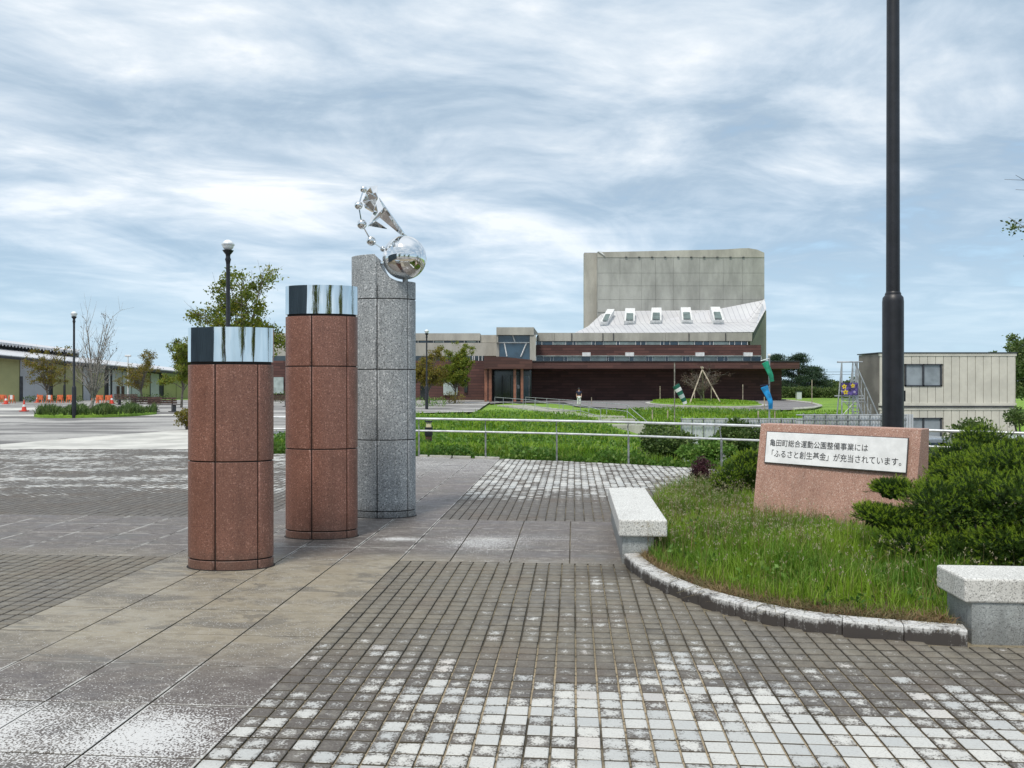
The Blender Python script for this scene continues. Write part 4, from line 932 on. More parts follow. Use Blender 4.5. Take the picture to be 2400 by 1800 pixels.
# right edge
tree('dark leafy tree behind the right end of the site office', 2425, 58, 5.0, 4.6, 4.6, 'far', 89, 18, 120, .20, .15, 0, group='trees behind the site office', fork=.2)
tree('broad tree at the right picture edge above the parked vehicles', 2470, 52, 5.2, 4.5, 5.0, 'far', 90, 18, 120, .2, .15, 0, group='trees behind the site office', fork=.2)
ov = tree('near tree whose leafy branch tips reach in at the upper right', 0, 9.0, 4.3, 3.4, 1.2, 'bushd', 91, 16, 90, .05, .08, .2, x=7.75, zb=.03, group=None, fork=.4, tipr=.13)
px_shrub('light leaved bush at the right picture edge, level with the site office floors', 2400, 975, 14.0, .28, .27, 10, 120, .05, 'bushd', 92, base=.0, group=None)
px_shrub('small round shrub at the left edge of the shortest red pillar', 438, 978, 31.0, .55, .34, 14, 130, .07, 'treeo', 93, group=None)

# pine: layered boughs
def pine(label, px, Y, py_top, wid, seed):
    r = np.random.default_rng(seed); x = (px - 1200) / F * Y; zb = T(x, Y); h = H + (900 - py_top) / F * Y - zb
    th = thing('pine_tree', label, 'tree', (x, Y, zb), 'dark pines right of the hall'); tr = MB().tube([(x, Y, zb), (x + .3, Y, zb + h * .5), (x, Y, zb + h)], [.3, .2, .04], 7, False); Ps = []
    for k in range(46):
        f = k / 46; z = zb + h * (.12 + .88 * f); L = wid / 2 * (1.1 - f) ** .7 * r.uniform(.65, 1.1); an = r.random() * 6.283
        e = Vector((x + math.cos(an) * L, Y + math.sin(an) * L, z + L * .12)); tr.tube([(x, Y, z - .1), tuple(e)], [.05, .015], 4, False)
        for q in range(7):
            g_ = r.uniform(.35, 1); Ps.append(np.array([x + math.cos(an) * L * g_, Y + math.sin(an) * L * g_, z + L * .12 * g_]) + r.normal(0, 1, (45, 3)) * np.array([.42, .42, .13]))
    tr.build('trunk', M['bark'], th); Pn = np.concatenate(Ps); V, Fq = leaves(Pn, np.tile([0, 0, .5], (len(Pn), 1)), .28, 4, .9, seed); soup('crown', V, Fq, M['pine'], th)
pine('tallest dark pine beside the right end of the brown hall', 1868, 118, 832, 6.2, 101)
pine('dark pine with layered boughs, right of the tallest pine', 1905, 122, 862, 6.4, 102)
pine('low dark pine peeping over the roof end of the brown hall', 1822, 126, 833, 4.6, 103)
for i, (px, Y, t, w, lab) in enumerate([(1870, 112, 905, 9, 'rounded hedge tree under the dark pines'), (1965, 130, 885, 9, 'rounded tree left of the yellow flower banner, beyond the lawn'), (2030, 125, 880, 9, 'rounded tree behind the steel stair and flower banner'), (1935, 140, 912, 10, 'low broad tree between the pines and the banner')]):
    x = (px - 1200) / F * Y; top = H + (900 - t) / F * Y
    shrub('round_tree', lab, 'tree', x, Y, T(x, Y), (0, 0, top * .5), (w / 2, w / 3, top * .5), 30, 200, .32, 'far', 110 + i, 1.5, 'distant trees beyond the lawn', .36, stem=.12)
hd = thing('boundary_hedge', 'long low green hedge beyond the lawn under the distant trees', 'hedge', ((1960 - 1200) / F * 110, 110, -.2))
x0 = (1836 - 1200) / F * 110; x1 = (2060 - 1200) / F * 110; cl = [(np.array([x0 + (x1 - x0) * q / 40, 110 + rng.normal(0, .3), .45]), np.array([.7, .6, .75])) for q in range(41)]
V, Fq = blob_leaves(cl, 220, .22, 120); soup('foliage', V, Fq, M['far'], hd)

# ---------------------------------------------------------------- round grass bed at far left
gb = thing('grass_bed', 'round raised grass bed around the bare tree at far left', 'planting bed', (-23.0, 45.0, 0))
def bed(n_, r):
    a = r.random(n_) * 6.283; q = np.sqrt(r.random(n_)); return np.stack([-22.6 + 2.75 * q * np.cos(a), 45.2 + 3.6 * q * np.sin(a), np.zeros(n_)], 1)
MB().lathe([(1, -.05), (1, .10), (.9, .22), (.1, .3)], -22.6, 45.2, 40, 2.8, 3.65).build('mound', M['terrain'], gb)
o, _ = grass('grass', 9000, bed, lambda p, r: (.22 + .45 * r.random(len(p))) * (.6 + .5 * np.abs(np.sin(p[:, 0] * 2.1 + p[:, 1]))), 'bushd', 131, gb, wid=.03, lean=.4); tag(o, kind='stuff')

# ---------------------------------------------------------------- main hall
hall = thing('concert_hall', 'concrete and dark brown clad hall with tall windowless concrete tower and glass entrance', 'building', (P(1500, 900, 88)[0], 88, 0))
def fbx(name, mat, px0, py0, px1, py1, Y0, Y1, parent=hall, bevel=0): return MB().fb(px0, py0, px1, py1, Y0, Y1).build(name, M[mat], parent, bevel=bevel)
YW = 88
fbx('lower_wall', 'brown', 1246, 862, 1832, 940, 89, 110)
fbx('roof_canopy', 'brown', 1247, 847, 1874, 864, 84.5, 108)
fbx('canopy_coping', 'alu', 1246, 845.6, 1875, 847.2, 84.4, 108)
fbx('brown_band', 'brown', 1257, 808.5, 1784, 834, 92, 108)
fbx('glazing_back', 'glass', 1257, 834, 1784, 847.5, 92.4, 108)
wl = [1257, 1274, 1290, 1297, 1322, 1330, 1345, 1362, 1384, 1422, 1426, 1440, 1475, 1486, 1514, 1520, 1529, 1560, 1566, 1600, 1607, 1617, 1623, 1652, 1681, 1697, 1706, 1741, 1760, 1784]
r_ = random.Random(3)
for a, b_ in zip(wl, wl[1:]):
    if b_ - a > 5: fbx('window_pane', 'glassp' if (b_ - a > 26 or r_.random() < .2) else 'glassb', a + .8, 836, b_ - .8, 846.3, 92.2, 92.38)
    fbx('mullion', 'white', b_ - .7, 834.2, b_ + .7, 846.8, 92.1, 92.3)
fbx('strip_sill', 'glassp', 1257, 833.4, 1784, 835, 91.8, 92.3)
fbx('glazing_back', 'glass', 1257, 799.5, 1752, 809, 93.4, 108)
w2 = [1260, 1270, 1296, 1326, 1343, 1350, 1387, 1395, 1414, 1445, 1452, 1490, 1502, 1514, 1548, 1556, 1570, 1590, 1628, 1648, 1664, 1672, 1710, 1722, 1738, 1752]
for a, b_ in zip(w2, w2[1:]):
    if b_ - a > 5: fbx('window_pane', 'glassp' if b_ - a > 28 else 'glassb', a + .8, 801, b_ - .8, 807.6, 93.2, 93.38)
    fbx('mullion', 'white', b_ - .6, 799.8, b_ + .6, 808.2, 93.1, 93.3)
for a, b_ in ((1365, 1384), (1466, 1486), (1631, 1651), (1744, 1764)): fbx('white_vent_box', 'white', a, 826, b_, 835, 91.6, 93)
# concrete parapet in panels
ct = [1261, 1300, 1340, 1413, 1437, 1500, 1560, 1614, 1660, 1701, 1763]
for a, b_ in zip(ct, ct[1:]): fbx('parapet_panel', 'conc2', a + .25, 780, b_ - .25, 799.2, 93 + (.02 if a % 2 else 0), 94.5)
fbx('parapet_core', 'conc', 1262, 781, 1762, 799, 93.5, 106)
for a in (1340, 1413, 1438, 1615, 1701): fbx('drain_stain', 'dark', a - .9, 781, a + .9, 799.5, 92.9, 93.1)
# tower
fbx('tower_core', 'conc', 1400, 594, 1791.5, 845, 104.4, 119)
rows = [603, 640, 670, 702, 732]; colsx = [1400.5, 1453, 1504, 1536, 1578, 1640, 1695, 1740, 1791.5]
for j in range(4):
    for i in range(len(colsx) - 1):
        fbx('concrete_panel', 'conc', colsx[i] + .22, rows[j] + .25, colsx[i + 1] - .22, rows[j + 1] - .25, 104.3 + .03 * ((i * 3 + j * 5) % 4) / 4, 104.45)
fbx('side_return', 'conc2', 1369.5, 592, 1399.3, 780, 105.2, 106.4); fbx('tower_pier', 'conc2', 1758, 728, 1796, 845, 104.0, 112)
# curved parapet
cv = [(1400.5, 590), (1420, 590.5), (1500, 589), (1600, 586.5), (1700, 584.5), (1735, 582), (1755, 581.5), (1775, 585), (1791.5, 592.5)]
tp = MB(); A = [P(x, y, 104.25) for x, y in cv]; Bq = [P(x, 603.2, 104.25) for x, y in cv]
for q in range(len(cv) - 1):
    a, b_, c_, d_ = A[q], A[q + 1], Bq[q + 1], Bq[q]; tp.hull2([d_, c_, b_, a], [(p[0], 106, p[2]) for p in (d_, c_, b_, a)])
tp.build('curved_parapet', M['conc2'], hall)
for q in range(10): fbx('parapet_slot', 'dark', 1465 + q * 30.6, 601.5, 1470 + q * 30.6, 603.4, 104.15, 104.3)
MB().hull2([P(1400, 588, 104.1), P(1418, 600, 104.1), P(1410, 590, 104.1)], [P(1400, 588, 104.3), P(1418, 600, 104.3), P(1410, 590, 104.3)]).build('flashing', M['white'], hall)
# folded metal roof
def facet(name, pts, mat='roofmetal'):
    A = [Vector(P(*p)) for p in pts]; return MB().hull2([tuple(p) for p in A], [tuple(p + Vector((0, .25, -.15))) for p in A]).build(name, M[mat], hall)
facet('roof_facet', [(1345, 781, 93.1), (1500, 757, 99.8), (1378, 765, 99), ]); facet('roof_facet', [(1378, 765, 99), (1500, 757, 99.8), (1752, 756, 99.8), (1792, 700, 104), (1757.5, 726, 104), (1441, 729, 104), (1409.6, 736, 104)])
facet('roof_facet', [(1345, 781, 93.1), (1766, 778, 93.1), (1668, 757.5, 99.7), (1572, 755, 99.7), (1500, 757, 99.7)])
facet('roof_facet', [(1766, 778, 93.1), (1796, 723, 102), (1792, 700, 104), (1752, 756, 99.8), (1668, 757.5, 99.7)])
facet('soffit_shadow', [(1766, 779, 93.2), (1795, 726, 102), (1790, 745, 103.5), (1764, 799, 94)], 'dark')  # soffit sheet coloured dark to paint the shadow under the right wing
sl_ = [((264, 593), (326, 593), (262, 700), (207, 698)), ((418, 585), (499, 585), (496, 692), (408, 692)), ((640, 580), (723, 580), (723, 688), (630, 688)), ((885, 577), (969, 577), (986, 683), (898, 683)), ((1137, 573), (1216, 573), (1254, 683), (1166, 683))]
for s4 in sl_:
    pp_ = [(1350 + x / 3.607, 560 + y / 3.607) for x, y in s4]; cxm = sum(p[0] for p in pp_) / 4; cym = sum(p[1] for p in pp_) / 4
    Ys = [101.8, 101.8, 98.4, 98.4]
    A = [Vector(P(*p, Y)) for p, Y in zip(pp_, Ys)]; fr = MB().hull2([tuple(p) for p in A[::-1]], [tuple(p + Vector((0, 1.4, -1.3))) for p in A[::-1]]).build('skylight_frame', M['white'], hall)
    I = [Vector(P(cxm + (p[0] - cxm) * .68, cym + (p[1] - cym) * .76, Y - .12)) for p, Y in zip(pp_, Ys)]
    MB().hull2([tuple(p) for p in I[::-1]], [tuple(p + Vector((0, .1, -.1))) for p in I[::-1]]).build('pane', M['glasss'], fr).location = Vector((0, 0, 0))
# glass box
fbx('box_lintel', 'conc2', 1163.4, 767, 1251, 785, 86.5, 100); fbx('box_jamb', 'conc2', 1242, 785, 1256, 845, 86.6, 100); fbx('box_jamb', 'conc2', 1163.4, 785, 1167.5, 803, 86.6, 100)
MB().hull2([P(1251, 767, 86.6), P(1251, 785, 86.6), P(1262, 785, 90), P(1261, 781, 90)], [P(1251, 767, 100), P(1251, 785, 100), P(1262, 785, 100), P(1261, 781, 100)]).build('box_flank', M['conc2'], hall)
fbx('box_glass', 'glassb', 1167.5, 785, 1242, 846, 87.2, 88); fbx('box_wall_foot', 'conc2', 1163, 803, 1170, 846, 87.1, 95)
def bar(px0, py0, px1, py1, Y, r, mat='white', name='mullion', parent=hall): return MB().tube([P(px0, py0, Y), P(px1, py1, Y)], r, 6).build(name, M[mat], parent)
for a in ((1201.5, 785, 1207, 802.5), (1168, 803, 1248, 803), (1182, 804, 1188, 835), (1234, 804, 1220.5, 836), (1249, 785, 1249, 803)): bar(*a, 87.1, .07)
# entrance canopy, columns, glazing
MB().hull2([P(1134, 864, 80), P(1247.5, 864, 80), P(1247.5, 843.5, 80), P(1180, 836, 80), P(1134, 835, 80)], [(p[0], 92, p[2]) for p in (P(1134, 864, 80), P(1247.5, 864, 80), P(1247.5, 843.5, 80), P(1180, 836, 80), P(1134, 835, 80))]).build('entrance_canopy', M['brown'], hall)
for px, Y in ((1138.5, 80.6), (1149, 80.6), (1206.5, 80.6), (1223.5, 80.6)):
    x = P(px, 0, Y)[0]; MB().box(x - .13, x + .13, Y, Y + .26, -.05, P(0, 864, Y)[2]).build('entrance_column', M['copper'], hall)
fbx('entrance_lobby', 'glassd', 1154, 864, 1245, 938, 88, 89)
for a, b_, m_ in ((1156, 1175, 'glass'), (1182, 1196, 'glassd'), (1198, 1203, 'glass'), (1211, 1221, 'glass'), (1226, 1239, 'glassb')): fbx('glass_door', m_, a, 881, b_, 936.5, 87.7, 87.95)
for a in (1155, 1177, 1197, 1210, 1222, 1240): fbx('door_frame', 'alu' if a % 2 else 'galv', a - .8, 879, a + .8, 937, 87.6, 87.8)
fbx('door_notice', 'white', 1212.5, 902, 1217.5, 910.5, 87.55, 87.65)
# left wing
fbx('wing_parapet', 'conc2', 600, 781, 1125, 798, 92.5, 106); fbx('wing_parapet', 'conc2', 1125.5, 785, 1163, 803, 92.8, 106)
fbx('wing_glazing', 'glass', 600, 798, 1124, 804, 93, 106); fbx('wing_wall', 'conc2', 600, 803.6, 1170, 834, 92.4, 106)
for a in (640, 980, 1016, 1040, 1088, 1121): fbx('mullion', 'white', a - .7, 797.8, a + .7, 804, 92.7, 93)
for a in (985, 1020, 1060, 1095): fbx('window_pane', 'glassp' if a in (1020, 1095) else 'glassb', a, 799, a + 20, 803, 92.8, 92.95)
fbx('wing_glazing', 'glass', 600, 834, 1134, 846, 91, 100)
for a in (1108, 1112, 1122, 1130): fbx('mullion', 'white', a - .7, 834, a + .7, 846, 90.8, 91)
fbx('wing_brown_wall', 'brown', 590, 845.5, 1134, 938, 88.5, 106)
fbx('window', 'glassp', 1039, 884, 1072, 926, 88.3, 88.52); fbx('window', 'glassp', 630, 884, 664, 922, 88.3, 88.52)
fbx('window', 'glassd', 1088, 880, 1095.5, 920, 88.35, 88.52); fbx('window', 'glassd', 985, 884, 997, 935, 88.35, 88.52)
fbx('entrance_side_wall', 'brown', 1134.5, 864, 1153, 938, 84, 90)

# paved forecourt and grass island
fc_ = [G(1150, 946, -.05), G(1185, 943, -.05), G(1323, 943.5, -.05), G(1350, 951, -.05), G(1440, 957, -.05), G(1527, 961, -.05), G(1627, 963.5, -.05), G(1766, 963, -.05), G(1860, 960, -.05), G(1904, 957, -.05), G(1925, 952, -.05), G(1900, 945, -.05), G(1833, 938, -.05), G(1480, 937, -.05), G(1133, 937.6, -.05)]
MB().add([(x, y, -.045) for x, y in fc_], [tuple(range(len(fc_)))]).build('forecourt', M['asphalt']); tag(bpy.data.objects['forecourt'], kind='structure')
kb = thing('forecourt_kerb', 'pale kerb line around the right end of the grey forecourt', 'kerb', (fc_[9][0], fc_[9][1], 0))
kk = fc_[8:13]
for q in range(len(kk) - 1): MB().tube([(*kk[q], -.02), (*kk[q + 1], -.02)], .11, 4).build('kerb_stone', M['kerbconc'], kb)
isl = thing('grass_island', 'oval grass island with pale kerb in the middle of the forecourt', 'traffic island', (P(1650, 0, 68)[0], 68.5, 0))
cx_, cy_ = isl.location.x, 68.5
MB().lathe([(1, -.06), (1, .09), (.96, .10)], cx_, cy_, 56, 4.5, 9.6).build('kerb_ring', M['kerbconc'], isl)
MB().lathe([(1, -.05), (1, .14), (.8, .25), (.1, .3)], cx_, cy_, 56, 4.1, 8.9).build('mound', M['terrain'], isl)
def ig(n_, r): a = r.random(n_) * 6.283; q = np.sqrt(r.random(n_)) * .97; return np.stack([cx_ + 4.0 * q * np.cos(a), cy_ + 8.7 * q * np.sin(a), .14 + .1 * (1 - q)], 1)
o, _ = grass('grass', 5000, ig, lambda p, r: .12 + .14 * r.random(len(p)), 'lawnb', 141, isl, wid=.04); tag(o, kind='stuff')
# lawn blades near the forecourt
def lawn2(n_, r):
    y = r.uniform(44, 60, n_); px = r.uniform(1330, 1980, n_); x = (px - 1200) / F * y; p = np.stack([x, y, np.zeros(n_)], 1)
    p[:, 2] = [T(a, b_) for a, b_ in zip(p[:, 0], p[:, 1])]; py = 900 + (H - p[:, 2]) / y * F; return p[py > 964]
g6, _ = grass('lawn_grass', 12000, lawn2, lambda p, r: .06 + .1 * r.random(len(p)), 'lawnb', 142, wid=.03); tag(g6, 'mown green lawn strip between the forecourt and the white sheet fence', 'grass', kind='stuff')

# stepped path with hand rails running down the lawn
stp = thing('garden_steps', 'flight of pale concrete steps running down the lawn towards the entrance', 'steps', (2.5, 55, 0))
rl2 = thing('handrail', 'thin steel handrail with posts following the steps down the lawn', 'handrail', (2.5, 55, 0))
a3 = Vector((-.4, 70, -.05)); b3 = Vector((5.6, 42.5, -.95))
for q in range(18):
    c = a3.lerp(b3, (q + .5) / 18); c.z = T(c.x, c.y) + .03; MB().box(c.x - 1.0, c.x + 1.5, c.y - .4, c.y + .4, c.z - .4, c.z + .02 + .04).build('step', M['kerbconc'], stp)
for s_ in (0, 1):
    off = Vector((1.55 if s_ else -1.05, 0, 0))
    pk = [a3.lerp(b3, q / 8) + off for q in range(9)]
    pk = [Vector((p.x, p.y, T(p.x, p.y))) for p in pk]
    for hh in (.75, .4): MB().tube([p + Vector((0, 0, hh)) for p in pk], .018, 6).build('rail', M['galv'], rl2)
    for q in range(9):
        c = pk[q]; MB().tube([c + Vector((0, 0, -.4)), c + Vector((0, 0, .76))], .018, 6).build('post', M['galv'], rl2)

# ---------------------------------------------------------------- bollard light, stakes, poles, windsocks
bx_, by_ = (1005 - 1200) / F * 23.6, 23.6
bo = thing('bollard_light', 'black bollard light with cream lens in the meadow beside the grey pillar', 'bollard light', (bx_, by_, T(bx_, by_)))
MB().box(bx_ - .085, bx_ + .085, by_ - .085, by_ + .085, -.3, .42).build('body', M['wood'], bo); MB().box(bx_ - .105, bx_ + .105, by_ - .105, by_ + .105, .22, .46).build('hood', M['black'], bo)
MB().box(bx_ - .07, bx_ + .07, by_ - .07, by_ + .07, .46, .60).build('lens', M['cream'], bo); MB().box(bx_ - .10, bx_ + .10, by_ - .10, by_ + .10, .60, .64).build('cap', M['black'], bo)
MB().box(bx_ + .3, bx_ + 1.2, by_ + .4, by_ + .75, T(bx_, by_) - .1, T(bx_, by_) + .09).build('stone', M['kerbconc']); tag(bpy.data.objects['stone'], 'flat pale stone lying in the grass beside the bollard light', 'stone')
def stake(label, px, py0, py1, r=.035, mat='bamboo', name='stake', group='thin stakes around the grass island', cat='stake'):
    z = -.05; x, Y = G(px, py1, z); top = H + (900 - py0) / F * Y
    o = MB().tube([(x, Y, z - .1), (x, Y, top)], r, 6).build(name, M[mat], origin=(x, Y, z)); tag(o, label, cat, group)
for px, a, b_, lab in ((1547, 905, 944, 'thin stake standing left of the oval island'), (1628, 914, 942, 'thin stake on the island between its left tripod pole and the tree'), (1667, 906, 951, 'thin stake right of the withered tree trunk'), (1741, 901, 944, 'tall thin stake at the right end of the island'),
                       (1386.5, 931, 948, 'short stake beside the person on the forecourt'), (1791.5, 930, 963, 'pale stake left of the flag pole with the blue windsock'), (1816, 963, 981, 'short stake in the lawn right of the flag pole'), (1777, 963, 978, 'short pale stake in the lawn left of the flag pole'),
                       (1529, 961, 978, 'short stake in the lawn above the dark bush'), (1565, 962, 976, 'second short stake in the lawn above the dark bush, next to the grey pole'), (1903, 890, 947, 'tall thin pole at the far right end of the forecourt')):
    stake(lab, px, a, b_)
tri = thing('tree_tripod', 'three wooden poles tied together propping up the withered tree', 'tree support', (P(1645, 0, 66)[0], 66, .1))
ap = P(1646, 866, 66)
for px, Y in ((1615, 63), (1692, 63.5), (1650, 69)): MB().tube([(P(px, 0, Y)[0], Y, .05), ap, tuple(Vector(ap) + (Vector(ap) - Vector((P(px, 0, Y)[0], Y, .05))).normalized() * .3)], .05, 6).build('pole', M['bamboo'], tri)
def streamer(name, pts, w, mat, parent, stripes=None):
    rings = []; mbs = {}
    segs = len(pts) - 1
    prev = None
    for q in range(segs + 1):
        c = Vector(pts[q]); t = (Vector(pts[min(q + 1, segs)]) - Vector(pts[max(q - 1, 0)])).normalized(); a = Vector((1, .2, 0)); a = (a - t * a.dot(t)).normalized(); b_ = t.cross(a)
        ww = w * (1 - .45 * q / segs); ring = [c + (a * math.cos(k * math.pi / 5) * ww + b_ * math.sin(k * math.pi / 5) * ww * .45) for k in range(10)]
        rings.append(ring); prev = ring
    def tubeof(rr): 
        mb = MB(); k = 10
        for r_ in rr: mb.v += [tuple(p) for p in r_]
        for i in range(len(rr) - 1):
            for j in range(k): mb.f.append((i * k + j, i * k + (j + 1) % k, (i + 1) * k + (j + 1) % k, (i + 1) * k + j))
        mb.f += [tuple(range(k)), tuple((len(rr) - 1) * k + j for j in range(k))]; return mb
    if not stripes: return [tubeof(rings).build(name, M[mat], parent, smooth=True)]
    return [tubeof(rings[q:q + 2]).build(name + '_band', M[stripes[q % len(stripes)]], parent, smooth=True) for q in range(segs)]
YP = 33.5; xp = P(1803, 0, YP)[0]
fp_ = thing('flag_pole', 'thin grey pole carrying a green windsock above a blue one', 'flag pole', (xp, YP, T(xp, YP)))
MB().tube([(xp, YP, T(xp, YP)), (xp, YP, P(0, 834, YP)[2])], .035, 8).build('pole', M['galv'], fp_)
MB().sphere(P(1803, 833, YP), .07, 10, 6).build('finial', M['white'], fp_)
w1 = thing('windsock', 'green windsock hanging from the pole left of the site office', 'windsock', P(1797, 850, YP))
MB().tube([P(1783, 846, YP - .1), P(1803, 840, YP - .1)], .02, 6).build('arm', M['white'], w1)
streamer('sleeve', [P(1793, 849, YP - .15), P(1797, 858, YP - .15), P(1802, 868, YP - .2), P(1807, 880, YP - .25), P(1810, 894, YP - .25)], .16, 'green_cloth', w1)
w2_ = thing('windsock', 'blue windsock below the green one, left of the inscribed stone top', 'windsock', P(1797, 908, YP))
MB().tube([P(1782, 904, YP - .1), P(1803, 902, YP - .1)], .025, 6).build('arm', M['navy'], w2_)
streamer('sleeve', [P(1791, 906, YP - .15), P(1795, 916, YP - .15), P(1801, 928, YP - .2), P(1806, 942, YP - .25), P(1806, 958, YP - .2)], .165, 'blue_cloth', w2_)
YQ = 44; xq = P(1581, 0, YQ)[0]
fq = thing('flag_pole', 'bare pale brown pole standing left of the oval grass island', 'flag pole', (xq, YQ, T(xq, YQ)))
MB().tube([(xq, YQ, T(xq, YQ) - .1), (xq, YQ, P(0, 850, YQ)[2])], .032, 8).build('pole', M['barkpale'], fq)
w3 = thing('windsock', 'dark green and white striped windsock hanging slack by the bare pale pole', 'windsock', P(1590, 910, YQ))
streamer('sleeve', [P(1584, 903, YQ), P(1588, 910, YQ), P(1592, 917, YQ), P(1596, 925, YQ), P(1600, 933, YQ), P(1604, 941, YQ), P(1606, 947, YQ)], .21, 'dgreen', w3, ['dgreen', 'white', 'dgreen', 'glassp'])

# person on the forecourt
def person(label, px, Y, h, zb):
    x = (px - 1200) / F * Y; th = thing('person', label, 'person', (x, Y, zb)); s_ = h / 1.7
    def skin(name, js, es, mat, lv=2):
        me = bpy.data.meshes.new(name); me.from_pydata([(a * s_, b_ * s_, c * s_) for a, b_, c, r in js], es, []) ; o = bpy.data.objects.new(name, me); COL.objects.link(o); o.parent = th
        mo = o.modifiers.new('skin', 'SKIN'); ly = me.skin_vertices[0].data if me.skin_vertices else None
        if ly is None: me.skin_vertices.new() if hasattr(me.skin_vertices, 'new') else None; ly = me.skin_vertices[0].data
        for i, j in enumerate(js): ly[i].radius = (j[3] * s_, j[3] * s_)
        ly[0].use_root = True; sb = o.modifiers.new('sub', 'SUBSURF'); sb.levels = lv; sb.render_levels = lv; me.materials.append(M[mat]); return o
    body = [(0, 0, .92, .12), (0, 0, 1.12, .115), (0, 0, 1.32, .14), (0, 0, 1.44, .06), (0, .0, 1.50, .055), (0, -.01, 1.60, .095), (.09, 0, .88, .085), (.10, -.02, .48, .06), (.10, .0, .08, .04), (.10, -.12, .03, .04), (-.09, 0, .88, .085), (-.10, .04, .48, .06), (-.11, .06, .08, .04), (-.11, -.06, .03, .04),
            (.18, 0, 1.38, .055), (.23, .02, 1.12, .042), (.20, -.10, .88, .032), (.19, -.14, .80, .035), (-.18, 0, 1.38, .055), (-.23, .02, 1.12, .042), (-.22, -.08, .88, .032), (-.21, -.12, .80, .035)]
    ed = [(0, 1), (1, 2), (2, 3), (3, 4), (4, 5), (0, 6), (6, 7), (7, 8), (8, 9), (0, 10), (10, 11), (11, 12), (12, 13), (2, 14), (14, 15), (15, 16), (16, 17), (2, 18), (18, 19), (19, 20), (20, 21)]
    skin('body', body, ed, 'skin')
    sh = [(0, 0, .98, .145), (0, 0, 1.15, .15), (0, 0, 1.33, .165), (.19, 0, 1.38, .075), (.24, .02, 1.18, .065), (-.19, 0, 1.38, .075), (-.24, .02, 1.18, .065)]
    skin('shirt', sh, [(0, 1), (1, 2), (2, 3), (3, 4), (2, 5), (5, 6)], 'navy')
    tr = [(0, 0, .94, .15), (.09, 0, .86, .11), (.10, -.02, .48, .085), (.10, 0, .10, .07), (-.09, 0, .86, .11), (-.10, .04, .48, .085), (-.11, .06, .10, .07)]
    skin('trousers', tr, [(0, 1), (1, 2), (2, 3), (0, 4), (4, 5), (5, 6)], 'white')
    hm = MB().sphere((x, Y + .02, zb + 1.63 * s_), .105 * s_, 14, 10); hm.build('hair', M['hair'], th, smooth=True)
person('person in navy top and white trousers standing on the forecourt before the brown wall', 1357, 64.5, 1.42, -.05)

# ---------------------------------------------------------------- white sheet fence in the dip
sf = thing('sheet_fence', 'long fence of pale corrugated sheets with pipe rails in the dip behind the stone', 'fence', (P(1750, 0, 35)[0], 35, -2))
for q in range(22):
    a = 1596 + q * 26; tall = a > 1865; Y = 34.6 if tall else 35.2
    yt = 971 if tall else 980.5
    if tall and a > 2120: continue
    mb = MB(); x0 = P(a, 0, Y)[0]; x1 = P(a + 25.4, 0, Y)[0]; n_ = 7; zt = P(0, yt, Y)[2]
    for k in range(n_):
        u0 = x0 + (x1 - x0) * k / n_; u1 = x0 + (x1 - x0) * (k + 1) / n_; mb.box(u0, u1 - .015, Y + (.03 if k % 2 else 0), Y + .05, -2.15, zt)
    mb.build('sheet', M['sheetfence'], sf)
    MB().tube([(x0, Y - .06, -2.1), (x0, Y - .06, zt + .05)], .024, 6).build('fence_post', M['poststeel'], sf)
for ya, yb, z_ in ((1596, 1866, 982), (1866, 2125, 972.5)):
    for dz_ in (0, 12): 
        Y = 35.1 if ya < 1800 else 34.5; MB().tube([P(ya, z_ + dz_, Y), P(yb, z_ + dz_, Y)], .026, 6).build('rail', M['poststeel' if dz_ else 'galv'], sf)

# ---------------------------------------------------------------- site office (two stacked cabins)
YC = 40; of = thing('site_office', 'two storey beige prefabricated site office with sliding windows', 'building', (P(2230, 0, YC)[0], YC, -2.1))
xl, xr = P(2062, 0, YC)[0], P(2381, 0, YC)[0]
zt = P(0, 828, YC)[2]; zm1 = P(0, 945, YC)[2]; zm0 = P(0, 961, YC)[2]
MB().box(xl + .05, xr - .05, YC + .06, YC + 2.35, -2.15, zt - .05).build('cabin_core', M['beiged'], of)
MB().box(xl - .01, xl + .04, YC + .08, YC + 2.4, -2.15, zt - .02).build('side_wall', M['taupe'], of)
def panelrow(z0, z1, wz0, wz1):
    xw0, xw1 = P(2117, 0, YC)[0], P(2210, 0, YC)[0]; q = 0
    x = xl
    while x < xr - .01:
        x2 = min(x + .385, xr); mid = (x + x2) / 2
        for a, b_ in ([(z0, wz0), (wz1, z1)] if xw0 < mid < xw1 else [(z0, z1)]):
            if b_ - a > .03: MB().box(x + .012, x2 - .012, YC, YC + .07, a, b_).build('wall_panel', M['beige'], of)
        x = x2
W1 = (P(0, 906, YC)[2], P(0, 853, YC)[2]); W0 = (P(0, 1032, YC)[2], P(0, 979, YC)[2])
panelrow(zm1, zt - .12, *W1); panelrow(-2.1, zm0, *W0)
for z0, z1 in ((zt - .13, zt + .0), (zm1 - .12, zm1 + .005), (zm0 - .005, zm0 + .11)): MB().box(xl - .02, xr + .02, YC - .03, YC + .1, z0, z1).build('floor_beam', M['beige'], of)
MB().box(xl - .06, xr + .05, YC - .06, YC + 2.5, zt, zt + .05).build('roof_edge', M['alu'], of)
MB().tube([(xl + .02, YC - .07, zm1 - .16), (xr, YC - .07, zm1 - .16)], .025, 6).build('gutter_pipe', M['alu'], of)
